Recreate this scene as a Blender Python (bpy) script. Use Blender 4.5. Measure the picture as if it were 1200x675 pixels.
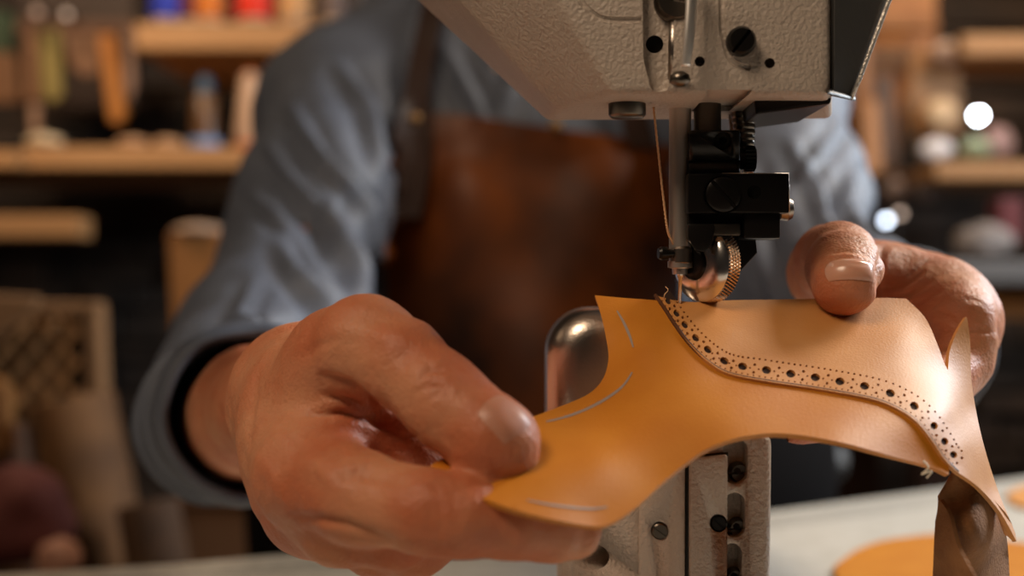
import bpy, bmesh, math, random
import numpy as np
from mathutils import Vector, Matrix, noise
from mathutils.geometry import delaunay_2d_cdt
random.seed(7)
PI = math.pi
for o in list(bpy.data.objects): bpy.data.objects.remove(o)
SC = bpy.context.scene
COL = SC.collection

# ------------------------------------------------------------------ camera, world, lights, exposure
CZ = 0.92                 # lens height above the floor, the bench top is 0.77
K = 36.0 / 50.0 / 1200.0  # size of one pixel at 1 m
def P(px, py, d):
    return Vector(((px - 600) * K * d, d, CZ + (337.5 - py) * K * d))
def PX(v):                # inverse, numpy (n,3) -> px, py
    return 600 + v[:, 0] / (K * v[:, 1]), 337.5 - (v[:, 2] - CZ) / (K * v[:, 1])

cd = bpy.data.cameras.new('camera'); cam = bpy.data.objects.new('camera', cd); COL.objects.link(cam)
cam.location = (0, 0, CZ); cam.rotation_euler = (PI / 2, 0, 0)
cd.lens = 50; cd.sensor_width = 36; cd.clip_start = 0.02
cd.dof.use_dof = True; cd.dof.focus_distance = 0.418; cd.dof.aperture_fstop = 6.3
SC.camera = cam
SC.view_settings.view_transform = 'Standard'; SC.view_settings.look = 'None'
SC.view_settings.gamma = 1; SC.view_settings.use_curve_mapping = False
SC.view_settings.exposure = 0.0
w = bpy.data.worlds.new('world'); SC.world = w; w.use_nodes = True
w.node_tree.nodes['Background'].inputs[0].default_value = (1.0, 0.8, 0.62, 1)
w.node_tree.nodes['Background'].inputs[1].default_value = 0.005

def area(name, loc, target, size, power, color, sy=None):
    l = bpy.data.lights.new(name, 'AREA'); l.energy = power; l.color = color
    l.shape = 'RECTANGLE'; l.size = size; l.size_y = sy or size
    o = bpy.data.objects.new(name, l); COL.objects.link(o); o.location = loc
    o.rotation_euler = (Vector(target) - Vector(loc)).to_track_quat('-Z', 'Y').to_euler()
    return o
WARM = (1.0, 0.70, 0.45); COOL = (0.80, 0.90, 1.0); NEUT = (1.0, 0.86, 0.70)
area('key_light', (0.72, 0.80, 1.58), (0.10, 0.45, 0.9), 0.28, 8.2, NEUT)
area('window_light', (1.45, 1.30, 1.60), (0.3, 0.95, 1.0), 0.5, 30, COOL)
area('front_fill', (-0.45, -0.15, 1.75), (-0.02, 0.45, 0.92), 0.40, 6.6, (1.0, .76, .54))  # unseen warm fill from above and behind the lens
area('side_lamp', (-1.0, 0.55, 1.55), (-0.1, 0.8, 0.95), 0.4, 0.5, WARM)
area('shelf_lamp', (-0.75, 1.65, 1.9), (-0.8, 2.5, 1.15), 0.35, 11.5, (1, .72, .48))
area('rack_lamp', (0.95, 1.75, 2.1), (1.0, 2.6, 1.1), 0.4, 13, WARM)

# ------------------------------------------------------------------ helpers
def build(name, verts, faces, mat=None, parent=None, smooth=True):
    me = bpy.data.meshes.new(name)
    me.from_pydata([tuple(v) for v in verts], [], [tuple(f) for f in faces]); me.update()
    return link(name, me, mat, parent, smooth)
def link(name, me, mat=None, parent=None, smooth=True):
    if smooth: me.polygons.foreach_set('use_smooth', [True] * len(me.polygons))
    o = bpy.data.objects.new(name, me); COL.objects.link(o)
    if mat: me.materials.append(mat)
    if parent:
        o.parent = parent
        off = Vector((0, 0, 0)); q = parent
        while q: off += q.location; q = q.parent
        o.location = -off
    return o
def fin(name, bm, mat=None, parent=None, smooth=False, angle=None):
    bmesh.ops.recalc_face_normals(bm, faces=bm.faces)
    me = bpy.data.meshes.new(name); bm.to_mesh(me); bm.free()
    if angle is not None:
        o = link(name, me, mat, parent, True)
        me.set_sharp_from_angle(angle=math.radians(angle))
        return o
    return link(name, me, mat, parent, smooth)
def thing(name, label, cat, loc=(0, 0, 0), group=None):
    o = bpy.data.objects.new(name, None); COL.objects.link(o); o.location = loc
    o.empty_display_size = 0.02
    o['label'] = label; o['category'] = cat
    if group: o['group'] = group
    return o
def tag(o, label, cat, group=None, kind=None):
    o['label'] = label; o['category'] = cat
    if group: o['group'] = group
    if kind: o['kind'] = kind
    return o
def struct(o): o['kind'] = 'structure'; return o
def base_at(o):                      # move origin of a top-level mesh to its base
    vs = [v.co for v in o.data.vertices]
    lo = Vector((min(v.x for v in vs) + max(v.x for v in vs), min(v.y for v in vs) + max(v.y for v in vs), 2 * min(v.z for v in vs))) / 2
    o.data.transform(Matrix.Translation(-lo)); o.location = lo
    return o

def box_bm(x0, x1, y0, y1, z0, z1, bev=0.0, seg=2, bm=None):
    b = bmesh.new()
    bmesh.ops.create_cube(b, size=1)
    for v in b.verts:
        v.co = Vector((x0 + (v.co.x + .5) * (x1 - x0), y0 + (v.co.y + .5) * (y1 - y0), z0 + (v.co.z + .5) * (z1 - z0)))
    if bev: bmesh.ops.bevel(b, geom=list(b.edges), offset=bev, segments=seg, affect='EDGES', profile=.6)
    return merge(bm, b)
def merge(bm, b):
    if bm is None: return b
    me = bpy.data.meshes.new('t'); b.to_mesh(me); b.free(); bm.from_mesh(me); bpy.data.meshes.remove(me)
    return bm
def pbox(x0, y0, x1, y1, d0, d1, bev=0.0, seg=2, bm=None):   # box with its front face seen at this place
    a = P(x0, y1, d0); b = P(x1, y0, d0)
    return box_bm(a.x, b.x, d0, d1, a.z, b.z, bev, seg, bm)
def frame_of(d):
    d = d.normalized(); u = d.orthogonal().normalized(); return u, d.cross(u)
def lathe_bm(a, b, prof, n=32, bm=None, close=True):        # prof: (t along a->b in metres, radius)
    a = Vector(a); b = Vector(b); d = (b - a).normalized(); u, v = frame_of(d)
    m = bmesh.new(); rings = []
    for t, r in prof:
        rings.append([m.verts.new(a + d * t + (u * math.cos(2 * PI * i / n) + v * math.sin(2 * PI * i / n)) * r) for i in range(n)])
    for q in range(len(rings) - 1):
        for i in range(n):
            m.faces.new((rings[q][i], rings[q][(i + 1) % n], rings[q + 1][(i + 1) % n], rings[q + 1][i]))
    if close:
        m.faces.new(rings[0][::-1]); m.faces.new(rings[-1])
    return merge(bm, m)
def cyl_bm(a, b, r, r2=None, n=28, bev=0.0, bm=None):
    L = (Vector(b) - Vector(a)).length; r2 = r if r2 is None else r2
    pr = [(0, r - bev), (bev, r), (L - bev, r2), (L, r2 - bev)] if bev else [(0, r), (L, r2)]
    return lathe_bm(a, b, pr, n, bm)
def tube_bm(pts, r, n=10, bm=None, flat=1.0):
    m = bmesh.new(); rings = []; pts = [Vector(p) for p in pts]
    u = None
    for i, p in enumerate(pts):
        d = (pts[min(i + 1, len(pts) - 1)] - pts[max(i - 1, 0)]).normalized()
        if u is None: u = d.orthogonal().normalized()
        u = (u - d * u.dot(d)).normalized(); v = d.cross(u)
        rr = r[i] if isinstance(r, (list, tuple)) else r
        rings.append([m.verts.new(p + u * math.cos(2 * PI * k / n) * rr + v * math.sin(2 * PI * k / n) * rr * flat) for k in range(n)])
    for q in range(len(rings) - 1):
        for i in range(n):
            m.faces.new((rings[q][i], rings[q][(i + 1) % n], rings[q + 1][(i + 1) % n], rings[q + 1][i]))
    m.faces.new(rings[0][::-1]); m.faces.new(rings[-1])
    return merge(bm, m)
def catmull(pts, n=8):
    pts = [Vector(p) for p in pts]; out = []
    for i in range(len(pts) - 1):
        p0 = pts[max(i - 1, 0)]; p1 = pts[i]; p2 = pts[i + 1]; p3 = pts[min(i + 2, len(pts) - 1)]
        for k in range(n):
            t = k / n
            out.append(.5 * ((2 * p1) + (p2 - p0) * t + (2 * p0 - 5 * p1 + 4 * p2 - p3) * t * t + (3 * p1 - p0 - 3 * p2 + p3) * t ** 3))
    out.append(pts[-1]); return out
def prism_bm(poly, y0, y1, bev=0.0, seg=2, bm=None):        # poly in (x,z)
    m = bmesh.new()
    f = m.faces.new([m.verts.new((x, y0, z)) for x, z in poly])
    r = bmesh.ops.extrude_face_region(m, geom=[f])
    for v in r['geom']:
        if isinstance(v, bmesh.types.BMVert): v.co.y = y1
    bmesh.ops.recalc_face_normals(m, faces=m.faces)
    if bev: bmesh.ops.bevel(m, geom=list(m.edges), offset=bev, segments=seg, affect='EDGES', profile=.6)
    return merge(bm, m)
def pprism(pp, d0, d1, bev=0.0, seg=2, bm=None):
    return prism_bm([(P(x, y, d0).x, P(x, y, d0).z) for x, y in pp], d0, d1, bev, seg, bm)
def cut(o, cutter_bm):                                       # carve cutter out of the mesh of o
    c = fin('cutter', cutter_bm); m = o.modifiers.new('b', 'BOOLEAN'); m.operation = 'DIFFERENCE'; m.solver = 'EXACT'; m.object = c
    bpy.context.view_layer.update()
    dg = bpy.context.evaluated_depsgraph_get()
    me = bpy.data.meshes.new_from_object(o.evaluated_get(dg))
    if len(me.polygons) == 0: print('EMPTY CUT', o.name); return
    o.modifiers.remove(m); old = o.data; o.data = me; bpy.data.meshes.remove(old); bpy.data.objects.remove(c)
def bake(o):
    bpy.context.view_layer.update(); dg = bpy.context.evaluated_depsgraph_get()
    me = bpy.data.meshes.new_from_object(o.evaluated_get(dg)); o.modifiers.clear(); o.data = me
def solid(o, th, offset=-1):
    m = o.modifiers.new('s', 'SOLIDIFY'); m.thickness = th; m.offset = offset; bake(o); return o

# ------------------------------------------------------------------ materials
def M(name, col, rough=.5, metal=0., col2=None, nscale=40, bump=0., bscale=200, sss=0., coat=0., emit=None, es=0, detail=4, kind='noise', stretch=None, sheen=0., crough=.2, lo=.35, hi=.65):
    m = bpy.data.materials.new(name); m.use_nodes = True; nt = m.node_tree; b = nt.nodes['Principled BSDF']
    b.inputs['Base Color'].default_value = (*col, 1); b.inputs['Roughness'].default_value = rough; b.inputs['Metallic'].default_value = metal
    tc = nt.nodes.new('ShaderNodeTexCoord'); src = tc.outputs['Object']
    if stretch:
        mp = nt.nodes.new('ShaderNodeMapping'); mp.inputs['Scale'].default_value = stretch; nt.links.new(src, mp.inputs[0]); src = mp.outputs[0]
    if col2:
        n = nt.nodes.new('ShaderNodeTexNoise'); n.inputs['Scale'].default_value = nscale; n.inputs['Detail'].default_value = detail; nt.links.new(src, n.inputs['Vector'])
        r = nt.nodes.new('ShaderNodeValToRGB'); r.color_ramp.elements[0].position = lo; r.color_ramp.elements[1].position = hi
        r.color_ramp.elements[0].color = (*col, 1); r.color_ramp.elements[1].color = (*col2, 1)
        nt.links.new(n.outputs[0], r.inputs[0]); nt.links.new(r.outputs[0], b.inputs['Base Color'])
    if bump:
        if kind == 'voronoi':
            n2 = nt.nodes.new('ShaderNodeTexVoronoi'); n2.feature = 'SMOOTH_F1'; n2.inputs['Scale'].default_value = bscale
        else:
            n2 = nt.nodes.new('ShaderNodeTexNoise'); n2.inputs['Scale'].default_value = bscale; n2.inputs['Detail'].default_value = 3
        nt.links.new(src, n2.inputs['Vector'])
        bp = nt.nodes.new('ShaderNodeBump'); bp.inputs['Strength'].default_value = bump; bp.inputs['Distance'].default_value = .001
        nt.links.new(n2.outputs[0], bp.inputs['Height']); nt.links.new(bp.outputs[0], b.inputs['Normal'])
    if sss:
        b.inputs['Subsurface Weight'].default_value = sss; b.inputs['Subsurface Radius'].default_value = (1, .35, .2); b.inputs['Subsurface Scale'].default_value = .004
    if coat: b.inputs['Coat Weight'].default_value = coat; b.inputs['Coat Roughness'].default_value = crough
    if sheen: b.inputs['Sheen Weight'].default_value = sheen
    if emit: b.inputs['Emission Color'].default_value = (*emit, 1); b.inputs['Emission Strength'].default_value = es
    return m
SKIN = M('skin', (.50, .150, .066), .50, col2=(.60, .265, .140), nscale=32, sss=.22, detail=4, lo=.38, hi=.64)
def skin_relief(m):                  # pores and fine crossing skin lines
    nt = m.node_tree; N = nt.nodes; L = nt.links; b = N['Principled BSDF']; tc = N.new('ShaderNodeTexCoord'); last = None
    for typ, sc, st, di in (('v', 1100, .55, .0003), ('n', 260, .5, .0007), ('v', 420, .30, .0005)):
        n = N.new('ShaderNodeTexVoronoi' if typ == 'v' else 'ShaderNodeTexNoise'); n.inputs['Scale'].default_value = sc
        if typ == 'v': n.feature = 'F1'
        L.new(tc.outputs['Object'], n.inputs['Vector']); bp = N.new('ShaderNodeBump'); bp.inputs['Strength'].default_value = st; bp.inputs['Distance'].default_value = di
        L.new(n.outputs[0], bp.inputs['Height'])
        if last: L.new(last.outputs[0], bp.inputs['Normal'])
        last = bp
    L.new(last.outputs[0], b.inputs['Normal']); b.inputs['Specular IOR Level'].default_value = .38
skin_relief(SKIN)
NAIL = M('nail', (.68, .36, .25), .27, sss=.2, coat=.3)
PAINT = M('machine_paint', (.52, .44, .37), .42, bump=.7, bscale=800, kind='noise', col2=(.48, .40, .335), nscale=60)
GREY = M('grey_plate', (.12, .115, .11), .45, metal=.5, bump=.1, bscale=700)
CHROME = M('chrome', (.80, .77, .74), .20, metal=1)
STEEL = M('brushed_steel', (.42, .36, .31), .3, metal=1, bump=.08, bscale=900)
BLACK = M('black_oxide', (.018, .016, .015), .30, metal=.6, bump=.05, bscale=900)
DSTEEL = M('dark_steel', (.17, .145, .12), .33, metal=1)
TAN = M('tan_leather', (.58, .245, .062), .52, col2=(.64, .29, .085), nscale=55, bump=.10, bscale=1300, coat=.03, crough=.35)
OCHRE = M('ochre_leather', (.55, .185, .010), .48, col2=(.61, .225, .016), nscale=45, bump=.10, bscale=1300, coat=.04, crough=.35)
SUEDE = M('leather_flesh_side', (.20, .082, .024), .85, col2=(.28, .125, .042), nscale=120, bump=.5, bscale=1200)
HOLE_SHADE = M('hole_shade', (.03, .012, .006), .9)
PEN = M('silver_pen', (.42, .36, .34), .45, metal=.3)
THREADM = M('orange_thread', (.90, .55, .30), .5)
SHIRT = M('chambray', (.082, .094, .125), .58, col2=(.10, .115, .150), nscale=25, bump=.3, bscale=900)
APRON = M('apron_leather', (.020, .006, .002), .42, col2=(.18, .043, .004), nscale=9, bump=.2, bscale=350, detail=5, lo=.36, hi=.70)
APRON.node_tree.nodes['Principled BSDF'].inputs['Specular IOR Level'].default_value = .2
STRAP = M('strap_leather', (.026, .011, .006), .5, bump=.2, bscale=400)
STRAP.node_tree.nodes['Principled BSDF'].inputs['Specular IOR Level'].default_value = .2
BRASS = M('brass', (.55, .33, .12), .3, metal=1)
WOOD = M('pale_wood', (.42, .225, .09), .6, col2=(.33, .165, .06), nscale=12, stretch=(.4, 3, 3), bump=.2, bscale=90)
OWOOD = M('orange_wood', (.30, .125, .028), .6, col2=(.22, .085, .018), nscale=9, stretch=(3, 3, .4), bump=.2, bscale=90)
BENCH = M('bench_top', (.56, .52, .45), .5, col2=(.49, .45, .38), nscale=70, bump=.2, bscale=250)

# ------------------------------------------------------------------ soft-surface modelling (smooth union of tapered capsules, then surface nets)
class Soft:
    def __init__(s, lo, hi, h):
        s.lo = np.array(lo, float); s.h = h
        s.n = np.ceil((np.array(hi) - s.lo) / h).astype(int) + 1
        s.ax = [s.lo[i] + np.arange(s.n[i]) * h for i in range(3)]
        s.f = np.full(s.n, 0.05, np.float32)
    def _blk(s, pts, rad):
        pts = np.array(pts); a = np.floor((pts.min(0) - rad - s.lo) / s.h).astype(int); b = np.ceil((pts.max(0) + rad - s.lo) / s.h).astype(int) + 1
        a = np.clip(a, 0, s.n); b = np.clip(b, 0, s.n)
        return tuple(slice(a[i], b[i]) for i in range(3)), np.meshgrid(*[s.ax[i][a[i]:b[i]].astype(np.float32) for i in range(3)], indexing='ij')
    def cap(s, a, b, ra, rb, k=.006, squash=None, sub=False):   # squash: (axis, factor) thickness factor along that axis
        a = np.array(a, float); b = np.array(b, float); fac = 1.0
        sl, (X, Y, Z) = s._blk([a, b], max(ra, rb) * 1.6 + k + .01)
        if X.size == 0: return
        V = [X - a[0], Y - a[1], Z - a[2]]; D = b - a
        if squash:
            ax = np.array(squash[0], float); ax /= np.linalg.norm(ax); g = 1 / squash[1] - 1
            dt = V[0] * ax[0] + V[1] * ax[1] + V[2] * ax[2]; V = [V[i] + dt * ax[i] * g for i in range(3)]
            D = D + ax * (D @ ax) * g; fac = .5 * (squash[1] + 1) if squash[1] < 1 else 1.0
        L = max(D @ D, 1e-12)
        t = np.clip((V[0] * D[0] + V[1] * D[1] + V[2] * D[2]) / L, 0, 1)
        d = (np.sqrt((V[0] - t * D[0]) ** 2 + (V[1] - t * D[1]) ** 2 + (V[2] - t * D[2]) ** 2) - (ra + (rb - ra) * t)) * fac
        F = s.f[sl]
        if sub:
            d = -d; hh = np.maximum(k - np.abs(F - d), 0) / k; s.f[sl] = np.maximum(F, d) + hh * hh * k * .25
        else:
            hh = np.maximum(k - np.abs(F - d), 0) / k; s.f[sl] = np.minimum(F, d) - hh * hh * k * .25
    def chain(s, pr, k=.006, squash=None):
        for i in range(len(pr) - 1): s.cap(pr[i][0], pr[i + 1][0], pr[i][1], pr[i + 1][1], k, squash)
    def empty(s):
        T = Soft.__new__(Soft); T.lo = s.lo; T.h = s.h; T.n = s.n; T.ax = s.ax; T.f = np.full(s.n, 0.05, np.float32); return T
    def join(s, o):
        k = .004; hh = np.maximum(k - np.abs(s.f - o.f), 0) / k; s.f = np.minimum(s.f, o.f) - hh * hh * k * .25
    def mesh(s):
        f = s.f; S = f < 0; nx, ny, nz = S.shape
        C = np.zeros((nx - 1, ny - 1, nz - 1), int); acc = np.zeros(C.shape + (3,)); cnt = np.zeros(C.shape)
        for ax in range(3):
            u, v = [i for i in range(3) if i != ax]
            sl0 = [slice(None)] * 3; sl1 = [slice(None)] * 3; sl0[ax] = slice(0, -1); sl1[ax] = slice(1, None)
            A = f[tuple(sl0)]; B = f[tuple(sl1)]; X = (A < 0) != (B < 0)
            I = np.argwhere(X); t = (A[X] / (A[X] - B[X]))
            pos = I.astype(float); pos[:, ax] += t
            for du in (0, 1):
                for dv in (0, 1):
                    J = I.copy(); J[:, u] -= du; J[:, v] -= dv
                    ok = (J[:, u] >= 0) & (J[:, v] >= 0) & (J[:, u] < C.shape[u]) & (J[:, v] < C.shape[v]); Jk = J[ok]
                    np.add.at(acc, (Jk[:, 0], Jk[:, 1], Jk[:, 2]), pos[ok]); np.add.at(cnt, (Jk[:, 0], Jk[:, 1], Jk[:, 2]), 1)
        act = cnt > 0; idx = -np.ones(C.shape, int); idx[act] = np.arange(act.sum())
        V = acc[act] / cnt[act][:, None] * s.h + s.lo
        Fs = []
        for ax in range(3):
            u, v = (ax + 1) % 3, (ax + 2) % 3
            sl0 = [slice(None)] * 3; sl1 = [slice(None)] * 3; sl0[ax] = slice(0, -1); sl1[ax] = slice(1, None)
            A = S[tuple(sl0)]; B = S[tuple(sl1)]; I = np.argwhere(A != B)
            ok = (I[:, u] > 0) & (I[:, v] > 0) & (I[:, u] < C.shape[u]) & (I[:, v] < C.shape[v]); I = I[ok]
            def g(du, dv):
                J = I.copy(); J[:, u] -= du; J[:, v] -= dv; return idx[J[:, 0], J[:, 1], J[:, 2]]
            Q = np.stack([g(1, 1), g(0, 1), g(0, 0), g(1, 0)], 1)
            flip = ~A[I[:, 0], I[:, 1], I[:, 2]]; Q[flip] = Q[flip][:, ::-1]; Fs.append(Q)
        return V, np.concatenate(Fs)
def normals(V, F):
    n = np.zeros_like(V); fn = np.cross(V[F[:, 2]] - V[F[:, 0]], V[F[:, 3]] - V[F[:, 1]])
    for i in range(4): np.add.at(n, F[:, i], fn)
    return n / (np.linalg.norm(n, axis=1)[:, None] + 1e-12)
def relax(V, F, it=2, lam=.5):
    for _ in range(it):
        a = np.zeros_like(V); c = np.zeros(len(V))
        for i in range(4):
            j = (i + 1) % 4
            np.add.at(a, F[:, i], V[F[:, j]]); np.add.at(a, F[:, j], V[F[:, i]]); np.add.at(c, F[:, i], 1); np.add.at(c, F[:, j], 1)
        V = V + lam * (a / c[:, None] - V)
    return V
def seg_dist(q, pts):      # distance of 2d points q to a polyline, and position along it 0..1
    best = np.full(len(q), 1e9); par = np.zeros(len(q)); n = len(pts) - 1
    for i in range(n):
        a = np.array(pts[i], float); b = np.array(pts[i + 1], float); d = b - a
        t = np.clip(((q - a) @ d) / (d @ d), 0, 1); r = np.linalg.norm(q - a - t[:, None] * d, axis=1)
        m = r < best; best[m] = r[m]; par[m] = (i + t[m]) / n
    return best, par
def crease(V, F, lines, zmax=None):   # lines: (polyline seen from the lens, width px, depth m (+ in, - out))
    N = normals(V, F); x, y = PX(V); q = np.stack([x, y], 1); face = N[:, 1] < .25
    if zmax is not None: face &= V[:, 1] < zmax
    D = np.zeros(len(V))
    for pts, wd, am in lines:
        r, t = seg_dist(q, pts); D += am * np.exp(-(r / wd) ** 2) * np.sin(PI * (0.12 + .76 * t)) * face
    return V - N * D[:, None]
def fbm(V, sc, amp, N, seed=0, stretch=(1, 1, 1)):
    o = Vector((seed * 3.1, seed * 1.7, seed))
    d = np.array([noise.fractal(Vector((v[0] * stretch[0], v[1] * stretch[1], v[2] * stretch[2])) * sc + o, 1, 2, 3) for v in V])
    return V + N * (d * amp)[:, None]

# ------------------------------------------------------------------ room
def wall(name, x0, x1, y0, y1, z0, z1, m): return struct(fin(name, box_bm(x0, x1, y0, y1, z0, z1), m))
FLOORM = M('floor_boards', (.06, .035, .02), .6, col2=(.09, .05, .03), nscale=6, stretch=(8, 1, 1))
DWALL = M('dark_plaster', (.035, .026, .020), .9, col2=(.055, .04, .03), nscale=6, bump=.4, bscale=30)
wall('floor', -2.2, 2.6, -1.6, 3.0, -.1, 0, FLOORM)
wall('ceiling', -2.2, 2.6, -1.6, 3.0, 2.7, 2.8, DWALL)
wall('wall_left', -2.3, -2.2, -1.6, 3.0, 0, 2.7, DWALL)
wall('wall_right', 2.6, 2.7, -1.6, 3.0, 0, 2.7, DWALL)
wall('wall_front', -2.2, 2.6, -1.7, -1.6, 0, 2.7, DWALL)
def stone_wall():                    # rough dark courses of ledge stone
    b = bmesh.new(); z = 0.0; rnd = random.Random(3)
    box_bm(-2.2, 2.6, 2.9, 3.0, 0, 2.7, bm=b)
    while z < 2.66:
        h = rnd.uniform(.035, .07); x = -2.2
        while x < 2.6:
            L = rnd.uniform(.12, .38); dep = rnd.uniform(.01, .045)
            box_bm(x + .003, min(x + L, 2.6) - .003, 2.9 - dep, 2.91, z + .003, min(z + h, 2.7) - .003, bev=.004, seg=1, bm=b); x += L
        z += h
    return b
STONE = M('dark_ledge_stone', (.007, .005, .004), .75, col2=(.055, .034, .022), nscale=7, bump=.5, bscale=60)
struct(fin('wall_back', stone_wall(), STONE))

# ------------------------------------------------------------------ workbench
BZ = .77
bt = thing('workbench', 'light grey workbench with patterned edge under the sewing machine', 'workbench', (0, .5, 0))
EDGE = [(-.75, .60), (-.187, .775), (0, .862), (.171, .955), (.409, 1.13), (.75, 1.33)]
poly = [(-.75, .12), (.75, .12)] + EDGE[::-1]
def slab(poly, z0, z1, bev):
    m = bmesh.new(); f = m.faces.new([m.verts.new((x, y, z0)) for x, y in poly])
    r = bmesh.ops.extrude_face_region(m, geom=[f])
    for v in r['geom']:
        if isinstance(v, bmesh.types.BMVert): v.co.z = z1
    bmesh.ops.recalc_face_normals(m, faces=m.faces)
    bmesh.ops.bevel(m, geom=[e for e in m.edges if abs(e.verts[0].co.z - e.verts[1].co.z) < 1e-5], offset=bev, segments=2, affect='EDGES')
    return m
fin('tabletop', slab(poly, BZ - .035, BZ, .003), BENCH, bt)
# stamped scroll pattern along the far edge: shallow grooves filled with darker grey
PATM = M('stamped_pattern', (.38, .35, .30), .6)
b = bmesh.new(); ec = catmull([Vector((x, y, 0)) for x, y in EDGE], 24)
for i in range(6, len(ec) - 2):
    for q in range(3):
        p = ec[i]; d = (ec[i + 1] - ec[i]).normalized(); nrm = Vector((d.y, -d.x, 0))
        c = p + nrm * (.022 + .012 * q) + d * (.008 * (q % 2)) + Vector((0, 0, BZ + .0002)); s_ = .0042
        vs = [b.verts.new(c + d * s_ * math.cos(a) * 1.7 + nrm * s_ * math.sin(a)) for a in [k * PI / 3 for k in range(6)]]; b.faces.new(vs)
fin('edge_pattern', b, PATM, bt)
for x, y in ((-.70, .17), (.70, .17), (-.70, .58), (.70, 1.22)):
    fin('leg', box_bm(x - .03, x + .03, y - .03, y + .03, 0, BZ - .035, .004), GREY, bt)

# ------------------------------------------------------------------ thin-sheet modelling for the leather
class RBF:
    def __init__(s, pts):
        p = np.array(pts, float); s.c = p[:, :2] / 100; n = len(p)
        r = np.linalg.norm(s.c[:, None] - s.c[None], axis=2); A = np.where(r > 0, r * r * np.log(r + 1e-12), 0) + np.eye(n) * .004
        Q = np.concatenate([np.ones((n, 1)), s.c], 1)
        Mx = np.block([[A, Q], [Q.T, np.zeros((3, 3))]]); s.w = np.linalg.solve(Mx, np.concatenate([p[:, 2], [0, 0, 0]])); s.n = n
    def __call__(s, x, y):
        q = np.array([x, y], float) / 100; r = np.linalg.norm(s.c - q, axis=1)
        return float((s.w[:s.n] * np.where(r > 0, r * r * np.log(r + 1e-12), 0)).sum() + s.w[s.n] + s.w[s.n + 1] * q[0] + s.w[s.n + 2] * q[1])
def cat2(pts, n=6, closed=False):
    if closed:
        out = []; N = len(pts)
        for i in range(N):
            p0, p1, p2, p3 = [Vector(pts[(i + j) % N]) for j in (-1, 0, 1, 2)]
            for k in range(n):
                t = k / n; out.append(.5 * ((2 * p1) + (p2 - p0) * t + (2 * p0 - 5 * p1 + 4 * p2 - p3) * t * t + (3 * p1 - p0 - 3 * p2 + p3) * t ** 3))
        return [(v.x, v.y) for v in out]
    return [(v.x, v.y) for v in [Vector((p.x, p.y)) for p in catmull([(x, y, 0) for x, y in pts], n)]]
def inside(x, y, poly):
    c = False; j = len(poly) - 1
    for i in range(len(poly)):
        xi, yi = poly[i]; xj, yj = poly[j]
        if (yi > y) != (yj > y) and x < (xj - xi) * (y - yi) / (yj - yi) + xi: c = not c
        j = i
    return c
def sheet(name, outline, dfn, step, mat, parent=None, holes=(), th=.0014, near=None):
    pts = [Vector(p) for p in outline]; edges = [(i, (i + 1) % len(pts)) for i in range(len(pts))]
    hp = []
    for h in holes:
        s0 = len(pts); pts += [Vector(p) for p in h]; edges += [(s0 + i, s0 + (i + 1) % len(h)) for i in range(len(h))]
        hp.append((sum(p[0] for p in h) / len(h), sum(p[1] for p in h) / len(h), max(math.dist(h[0], p) for p in h)))
    HA = np.array(hp) if hp else None; OA = np.array(outline)
    xs = [p[0] for p in outline]; ys = [p[1] for p in outline]; rnd = random.Random(5)
    y = min(ys); row = 0
    while y < max(ys):
        x = min(xs) + (step / 2 if row % 2 else 0)
        while x < max(xs):
            q = (x + rnd.uniform(-.5, .5), y + rnd.uniform(-.5, .5))
            if inside(q[0], q[1], outline) and ((OA - q) ** 2).sum(1).min() > (step * .5) ** 2 and (HA is None or (np.hypot(HA[:, 0] - q[0], HA[:, 1] - q[1]) - HA[:, 2]).min() > 1.5):
                pts.append(Vector(q))
            x += step
        y += step * .87; row += 1
    v, e, f, *_ = delaunay_2d_cdt(pts, edges, [], 1, 1e-4)
    fs = []
    for t in f:
        cx = sum(v[i].x for i in t) / 3; cy = sum(v[i].y for i in t) / 3
        if not inside(cx, cy, outline): continue
        bad = False
        if HA is not None:
            for k in np.nonzero(np.hypot(HA[:, 0] - cx, HA[:, 1] - cy) < HA[:, 2])[0]:
                if inside(cx, cy, holes[k]): bad = True; break
        if not bad: fs.append(list(t))
    V3 = [P(p.x, p.y, dfn(p.x, p.y)) for p in v]
    o = build(name, V3, fs, mat, parent)
    if fs and o.data.polygons[0].normal.y > 0: o.data.flip_normals()
    if th: solid(o, th, -1); o.data.set_sharp_from_angle(angle=math.radians(42))
    return o

# depth of the curved leather over the post, measured point by point
D0 = RBF([(698, 346, .434), (760, 350, .429), (800, 355, .427), (850, 351, .432), (950, 350, .437), (1060, 350, .440),
          (705, 385, .420), (712, 415, .412), (690, 462, .398), (650, 480, .388), (600, 500, .378), (560, 520, .373), (505, 550, .362),
          (560, 580, .347), (620, 600, .343), (700, 615, .347), (740, 595, .353), (780, 560, .362), (860, 515, .370), (980, 515, .374), (1060, 538, .379),
          (1095, 550, .384), (1130, 560, .390), (1160, 590, .400), (1190, 632, .405),
          (760, 400, .406), (850, 430, .398), (950, 440, .400), (1040, 440, .404), (760, 480, .382), (850, 480, .380), (700, 540, .362), (640, 550, .357),
          (950, 390, .419), (850, 385, .414), (1060, 395, .422), (1085, 378, .432), (1105, 430, .420), (1120, 395, .430), (1133, 372, .434), (1137, 400, .434),
          (1110, 480, .402), (1140, 480, .424), (1130, 520, .400), (1150, 520, .414), (1168, 572, .414)])
def dsheet(x, y): return D0(x, y)
def dover(x, y): return D0(x, y) - .0016
upper = thing('shoe_upper', 'tan and ochre leather shoe upper with punched brogue edge held under the needle', 'leather piece', tuple(P(900, 480, .40)))
low_top = [(698, 346), (730, 349), (772, 352), (790, 358), (850, 362), (950, 365), (1050, 380), (1090, 440), (1112, 500)]
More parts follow.
